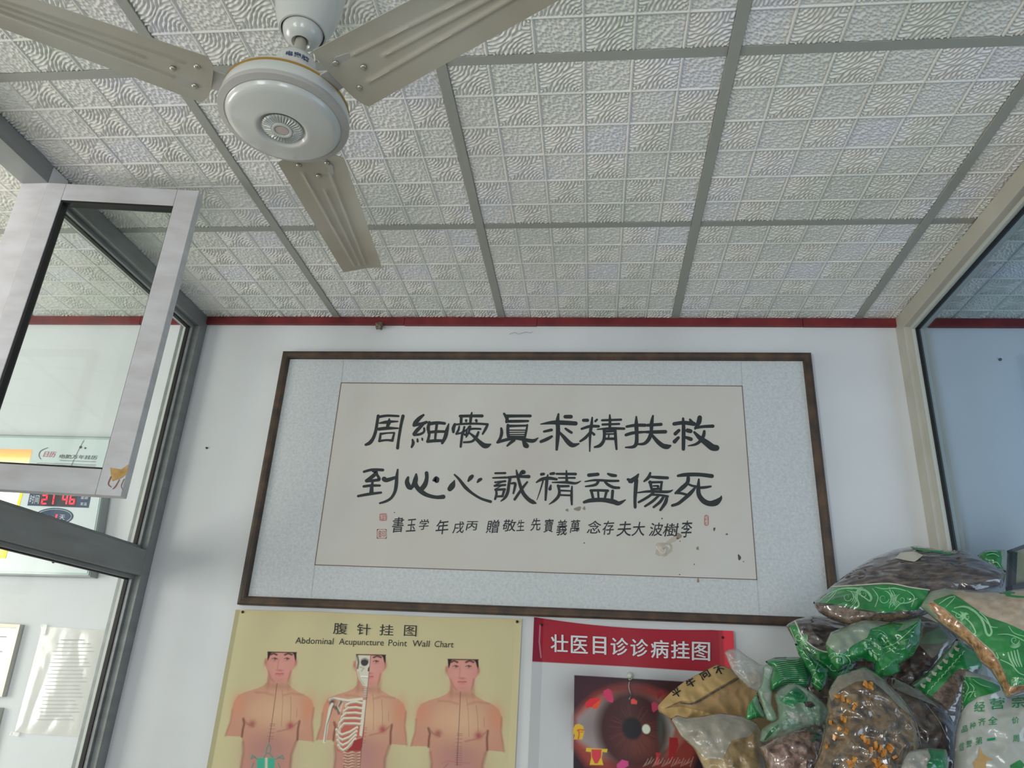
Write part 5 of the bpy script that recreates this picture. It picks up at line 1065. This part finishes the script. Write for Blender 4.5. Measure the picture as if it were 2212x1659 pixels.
o = B.lines('paisley_print', [[(960,480,6),(1020,440,9),(1070,425,5)],[(1010,500,5),(1050,460,8),(1075,430,4)],[(1070,510,8),(1140,500,14),(1210,530,16),(1270,600,16),(1300,690,16),(1325,705,16),(1335,670,14),(1300,590,10),(1250,540,6)],[(1050,530,5),(1110,560,8),(1180,610,10),(1220,680,10),(1205,700,6)],[(1180,520,4),(1260,570,6),(1330,640,6),(1380,650,4)],[(1380,700,5),(1460,700,8),(1560,740,8),(1640,800,5)],[(1370,830,6),(1385,870,8),(1360,860,5)],[(1400,880,5),(1480,920,9),(1540,980,9),(1620,1000,5)],[(1460,640,4),(1500,690,6),(1600,720,5)]] + swirl(1095,560,22,30) + swirl(1165,575,16,200,-1) + swirl(1500,740,26,90) + swirl(1600,860,26,0,-1) + swirl(1490,1030,14,0), M['lime'], parent=g); o['kind'] = 'stuff'
B.text('精选', [(1480,790),(1560,800),(1575,940),(1490,930)], M['lime'], parent=g, grow=.01) if False else None
o = B.lines('green_print', [[(1410,385,8),(1450,395,14),(1500,400,9)],[(1440,415,9),(1500,425,14),(1569,430,10)],[(1400,400,5),(1470,410,8)]], M['gtext']); o['kind'] = 'stuff'
o = B.lines('leaf_print', [[(1455+i*22, 830-i*6, 10),(1470+i*22, 880,14),(1500+i*18, 930,8)] for i in range(4)], M['lime'], parent=g); o['kind'] = 'stuff'
# 4 crumpled green neck
B = Bag('herb_bag', 'bag', 'crumpled green bag top with milky clear film, left of the middle of the pile', Z7, [(20,420),(100,250),(300,170),(430,110),(620,55),(1000,95),(1250,60),(1430,15),(1460,120),(1440,400),(1330,600),(1130,740),(1150,830),(1000,915),(870,925),(760,890),(740,720),(600,670),(430,720),(300,815),(210,850),(90,700)], .05, .035, M['green'], nb=(.05, -.9, .3), wr=.016, wsc=1.6)
B.patch('clear_film_top', [(30,410),(100,255),(300,175),(430,115),(620,62),(1000,98),(700,200),(640,330),(430,440),(300,560),(200,560),(110,500)], M['filmw'], off=.004)
B.patch('clear_film_edge', [(1000,98),(1250,62),(1430,20),(1400,90),(1200,210),(1080,240),(1180,130)], M['filmg'], off=.004)
o = B.lines('paisley_print', [[(720,215,5),(860,230,9),(940,320,12),(930,400,9),(880,440,5)],[(880,480,6),(1050,420,12),(1200,300,12),(1380,130,8)],[(920,560,6),(1020,500,12),(1100,450,6)],[(600,360,8),(700,370,8),(720,420,5)],[(1190,370,5),(1270,350,7),(1260,420,5)],[(110,640,8),(170,600,12),(270,620,14),(290,720,10)],[(60,620,6),(130,560,9),(300,580,14),(390,680,16),(340,790,10)]], M['lime']); o['kind'] = 'stuff'
for x, y in ((620, 440), (695, 560), (770, 620)): B.lines('leaf_print', [[(x - 22, y - 40, 20), (x, y, 44), (x + 16, y + 40, 20)]], M['lime'])
# 11 striped bag
B = Bag('herb_bag', 'bag', 'dark green bag with fine pale stripes behind the knotted film, left side of pile', Z6, [(575,240),(700,185),(1050,180),(1110,250),(1190,420),(1170,560),(1100,600),(900,560),(760,620),(640,660),(620,500),(660,330)], .17, .035, M['green2'], nb=(.1, -.9, .35), wr=.006)
B.patch('plain_side', [(655,380),(720,370),(820,430),(880,520),(700,600),(640,630),(632,520)], M['green'], off=.002)
for k in range(13):
    t = k / 12; B.lines('stripe', [[(720 + 40 * t + 70 * max(0, t - .4), 215 + t * 330, 3), (800 + 60 * t, 200 + t * 330, 6), (930 + 40 * t, 215 + t * 315, 5), (1070 + 70 * t, 185 + t * 350, 3)]], M['lime'], off=.003)
B = Bag('herb_bag', 'bag', 'shiny green bag corner wedged between the striped bag and the orange-chip bag', Z6, [(965,0),(1050,20),(1200,130),(1290,240),(1400,320),(1420,420),(1390,560),(1300,650),(1200,560),(1180,420),(1090,270),(1010,130)], .13, .02, M['green'], nb=(.2, -.9, .3), wr=.012, wsc=2)
o = B.lines('paisley_print', [[(1200,440,6),(1260,480,12),(1340,560,8)],[(1190,520,5),(1260,560,9),(1320,610,5)],[(1280,250,4),(1240,360,7),(1200,470,4)],[(1050,60,5),(1110,150,9),(1170,210,5)],[(1080,40,4),(1130,130,7),(1160,190,4)]], M['lime']); o['kind'] = 'stuff'
# 13 pinkish brown bag, lower left centre, with 12 its knotted film and handles
B = Bag('herb_bag', 'bag', 'reddish-brown herb bag knotted with clear film and a green flap, lower left of pile', Z6, [(500,1380),(640,1290),(760,1200),(930,1110),(1150,1080),(1330,1100),(1400,1250),(1420,1500),(1400,1960),(760,1960),(640,1750),(560,1540)], -.01, .045, M['pinkherb'], nb=(.1, -.92, .3), wr=.012, wsc=1.3)
r13 = B.root
D = Bag(None, None, None, Z6, [(690,690),(780,600),(880,535),(980,525),(1100,590),(1220,670),(1330,770),(1400,870),(1395,1030),(1300,1100),(1150,1110),(900,1200),(740,1250),(560,1320),(500,1300),(520,1150),(640,1060),(740,1000),(730,850)], -.02, .03, M['filmg'], nb=(.1, -.9, .3), wr=.020, wsc=2.2, part='knotted_film', root=r13, step=4)
D.patch('green_knot', [(770,760),(880,660),(960,560),(1060,620),(1140,720),(1120,800),(1000,780),(960,840),(900,830),(830,800)], M['green2'], off=.003, step=4); D.patch('green_fold', [(560,1280),(640,1160),(750,1070),(730,1120),(640,1230),(570,1300)], M['green2'], off=.003, step=3)
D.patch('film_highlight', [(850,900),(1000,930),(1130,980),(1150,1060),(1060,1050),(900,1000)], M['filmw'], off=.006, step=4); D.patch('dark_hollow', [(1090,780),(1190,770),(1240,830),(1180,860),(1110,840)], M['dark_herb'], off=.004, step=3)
Hn = Bag(None, None, None, Z6, [(555,300),(600,280),(690,315),(680,380),(650,480),(640,600),(662,640),(655,800),(700,900),(740,1000),(680,1050),(600,1020),(560,920),(520,780),(480,660),(470,620),(520,560),(545,430)], -.02, .008, M['filmg'], nb=(.1, -.9, .2), wr=.006, wsc=2, part='film_handle', root=r13, step=3.5)
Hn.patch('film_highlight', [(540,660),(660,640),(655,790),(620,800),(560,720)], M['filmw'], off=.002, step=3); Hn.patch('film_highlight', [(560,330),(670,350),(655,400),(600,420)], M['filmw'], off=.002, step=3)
G_ = Bag(None, None, None, Z6, [(318,1000),(325,900),(350,800),(410,730),(470,650),(500,760),(560,900),(600,1000),(540,990),(480,985),(420,1010),(350,1022)], -.005, .010, M['green'], nb=(.3, -.9, .2), wr=.004, wsc=2, part='green_flap', root=r13, step=4)
G_.patch('pale_fold', [(410,740),(470,700),(500,800),(560,950),(600,1000),(540,985),(470,900),(420,820)], M['filmg'], off=.002, step=3)
G_.lines('flap_print', [[(380,820,3),(390,900,5),(380,990,3)],[(400,860,3),(440,930,4),(450,990,3)]], M['lime'])
tf = B.lines('torn_green_shred', [[(1110,1150,10),(1180,1160,14),(1260,1190,16),(1330,1220,10)],[(1150,1290,8),(1230,1270,16),(1300,1240,20)],[(1200,1200,8),(1250,1240,16),(1300,1300,12)],[(1180,1310,6),(1240,1290,10)]], M['green2'], off=.006)
# 9 clear bag with orange chips
B = Bag('herb_bag', 'bag', 'clear bag of mixed root pieces with bright orange chips at the front of the pile', Z5, [(50,1850),(60,1659),(90,1560),(120,1450),(150,1280),(162,1110),(230,995),(330,960),(420,930),(480,960),(560,1020),(680,1140),(780,1280),(830,1500),(740,1640),(760,1850)], -.10, .05, M['chips'], nb=(.05, -.93, .3), wr=.012, wsc=1.2)
B.patch('film_neck', [(166,1110),(232,1000),(335,966),(420,936),(480,966),(560,1026),(680,1146),(770,1290),(700,1240),(560,1100),(470,1030),(360,1040),(250,1100),(190,1180)], M['film'], off=.004)
B.lines('film_crease', [[(560,1030,5),(680,1150,7),(775,1285,6),(828,1490,5)],[(140,1320,4),(125,1450,5),(95,1560,4)]], M['filmw'], off=.004)
V = []; Fc = []; rr = random.Random(3)
cl = [(440,1060,32,16),(460,1075,30,18),(230,1140,18,16),(270,1165,18,16),(310,1180,16,15),(350,1220,20,22),(360,1200,16,14),(260,1300,20,12),(280,1310,16,20),(250,1380,26,14),(290,1395,22,14),(210,1440,20,14),(420,1450,26,16),(450,1470,22,14),(500,1500,30,22),(530,1520,22,26),(600,1510,26,18),(560,1545,26,16),(640,1580,20,18),(610,1530,18,20),(350,1600,26,20),(330,1630,26,18),(520,1630,30,22),(560,1650,26,20),(490,1600,22,16),(180,1330,14,12),(150,1500,14,12),(470,1530,20,14)]
for x, y, a, b in cl:
    for q in range(2 if a > 24 else 1):
        c = B.hit(*Z5(x + rr.uniform(-8, 8) * q, y + rr.uniform(-8, 8) * q), .003); k0 = len(V); M_ = Matrix.Rotation(rr.uniform(0, 6), 3, 'X') @ Matrix.Rotation(rr.uniform(0, 6), 3, 'Y') @ Matrix.Rotation(rr.uniform(0, 6), 3, 'Z')
        for sx in (-1, 1):
            for sy in (-1, 1):
                for sz in (-1, 1): V.append(np.array(M_ @ Vector((sx * a * .00027 * rr.uniform(.7, 1.1), sy * b * .00026 * rr.uniform(.7, 1.1), sz * .0022))) + c)
        Fc += [tuple(k0 + i for i in f) for f in ((0, 1, 3, 2), (4, 6, 7, 5), (0, 4, 5, 1), (2, 3, 7, 6), (0, 2, 6, 4), (1, 5, 7, 3))]
o = link('orange_chips', pymesh('orange_chips', V, Fc), M['orangechip'], B.root); o['kind'] = 'stuff'
# 16 bit of film at the bottom
B = Bag('herb_bag', 'bag', 'milky film bag with a green lower part at the bottom edge, beside the white bag', Z5, [(670,1690),(700,1600),(745,1535),(880,1515),(1010,1525),(1030,1620),(1010,1850),(680,1850)], -.17, .025, M['filmw'], nb=(0, -.93, .3), wr=.010, wsc=2, step=4)
B.patch('green_print', [(880,1520),(1005,1530),(1020,1620),(1000,1700),(900,1720),(870,1640),(900,1580)], M['green2'], off=.002, step=4)
# 10 white bag with green writing
B = Bag('herb_bag', 'bag', 'white bag with green Chinese writing and a green top band, bottom right corner', Z5, [(1112,1262),(1120,1130),(1132,1000),(1150,955),(1250,985),(1340,1010),(1420,1070),(1450,1150),(1569,1125),(1680,1110),(1690,1850),(1050,1850),(1058,1600),(1075,1400)], -.03, .05, M['whitebag'], nb=(-.15, -.93, .25), wr=.007, wsc=1)
g = B.patch('printed_band', [(1134,1006),(1250,1012),(1390,1065),(1400,1100),(1350,1120),(1240,1150),(1160,1200),(1112,1262),(1122,1130)], M['green'])
o = B.lines('paisley_print', [[(1145,1030,6),(1170,1080,9),(1150,1130,6)],[(1180,1050,5),(1210,1090,8),(1180,1150,5)],[(1140,1180,5),(1170,1120,8),(1220,1110,5)],[(1200,1020,4),(1260,1060,6),(1330,1080,4)]], M['lime'], parent=g); o['kind'] = 'stuff'
B.patch('clear_edge', [(1136,1004),(1145,958),(1245,988),(1335,1016),(1325,1030),(1240,1008)], M['film'], off=.003, step=4)
for t, q in (('经', [(1212,1185),(1290,1178),(1288,1250),(1208,1256)]), ('营', [(1325,1160),(1432,1150),(1428,1232),(1328,1240)]), ('宗', [(1478,1150),(1572,1140),(1575,1225),(1480,1228)]), ('旨', [(1610,1135),(1680,1130),(1684,1215),(1612,1218)])): B.text(t, q, M['gtext'], grow=.008)
for t, q in (('品', [(1122,1362),(1166,1348),(1162,1395),(1118,1408)]), ('种', [(1180,1335),(1222,1322),(1220,1372),(1178,1385)]), ('齐', [(1240,1305),(1296,1295),(1294,1350),(1240,1360)]), ('全', [(1310,1292),(1380,1284),(1378,1345),(1310,1350)]), ('价', [(1482,1295),(1535,1288),(1535,1338),(1482,1342)]),
             ('信', [(1105,1480),(1140,1468),(1136,1530),(1100,1540)]), ('誉', [(1155,1462),(1200,1452),(1196,1505),(1150,1515)]), ('第', [(1222,1440),(1272,1432),(1270,1488),(1220,1494)]), ('一', [(1305,1448),(1362,1440),(1362,1458),(1305,1466)]), ('周', [(1490,1425),(1535,1420),(1535,1470),(1490,1474)])): B.text(t, q, M['gtext'], grow=.004)
B.patch('tan_leaf_print', [(1250,1500),(1275,1560),(1350,1600),(1300,1610),(1290,1700),(1230,1700),(1200,1620),(1240,1580)], M['kraftl'], off=.002, step=4); B.patch('green_leaf_print', [(1470,1640),(1540,1600),(1569,1630),(1600,1700),(1480,1700)], M['green'], off=.002, step=4)
# 14 kraft paper bag
B = Bag('paper_bag', 'bag', 'crumpled brown kraft paper bag with a folded lip and black printing, left end of pile', ID, [(1421,1525),(1450,1494),(1480,1471),(1547,1436),(1572,1441),(1600,1455),(1640,1450),(1672,1480),(1690,1540),(1690,1712),(1570,1714),(1530,1640),(1490,1600),(1450,1552),(1424,1538)], .21, .03, M['kraft'], nb=(.25, -.85, .3), wr=.014, wsc=1.2)
B.patch('folded_lip', [(1422,1523),(1450,1495),(1480,1472),(1547,1438),(1572,1443),(1592,1462),(1540,1492),(1500,1516),(1470,1514),(1432,1532)], M['kraftl'], off=.006, step=4)
B.lines('painted_lip_shadow', [[(1470,1518,2.5),(1500,1519,3.2),(1545,1494,3.2),(1597,1464,2)]], M['spot_shade'], off=.004)  # dark stroke painting the shade beneath the folded lip
B.patch('lower_lip', [(1426,1532),(1470,1526),(1520,1537),(1560,1549),(1596,1562),(1540,1567),(1480,1562),(1440,1549)], M['kraftl'], off=.005, step=4)
for t, cx_, cy_, a_ in (('平', 1461, 1496, -34), ('牛', 1492, 1474, -33), ('向', 1522, 1456, -32), ('不', 1554, 1447, -28)):
    ca, sa = math.cos(math.radians(a_)), math.sin(math.radians(a_)); q = [(cx_ + x * ca - y * sa, cy_ + x * sa + y * ca) for x, y in ((-10, -10), (10, -10), (10, 10), (-10, 10))]
    for k_ in range(3): B.text(t, [(x + (k_ - 1) * .7, y) for x, y in q], M['black'], off=.0085 + .0003 * k_)
# 15 milky bag of straw-like herb below
B = Bag('herb_bag', 'bag', 'milky plastic bag of straw-coloured herb below the kraft paper bag', ID, [(1449,1553),(1463,1545),(1484,1551),(1520,1546),(1558,1540),(1603,1546),(1635,1560),(1650,1590),(1655,1712),(1540,1712),(1515,1650),(1498,1616),(1470,1590)], .07, .035, M['straw'], nb=(.15, -.9, .3), wr=.010, wsc=1.3)
B.patch('milky_film_top', [(1451,1554),(1464,1547),(1484,1553),(1520,1548),(1558,1542),(1603,1549),(1636,1566),(1620,1590),(1580,1600),(1560,1640),(1520,1636),(1500,1612),(1472,1588)], M['filmw'], off=.005)
Hn = Bag(None, None, None, ID, [(1565,1410),(1574,1403),(1592,1401),(1612,1416),(1640,1434),(1652,1440),(1650,1480),(1640,1496),(1620,1488),(1598,1468),(1580,1446)], .10, .010, M['filmw'], nb=(.2, -.9, .2), wr=.008, wsc=2, part='film_handle', root=B.root, step=3.5)
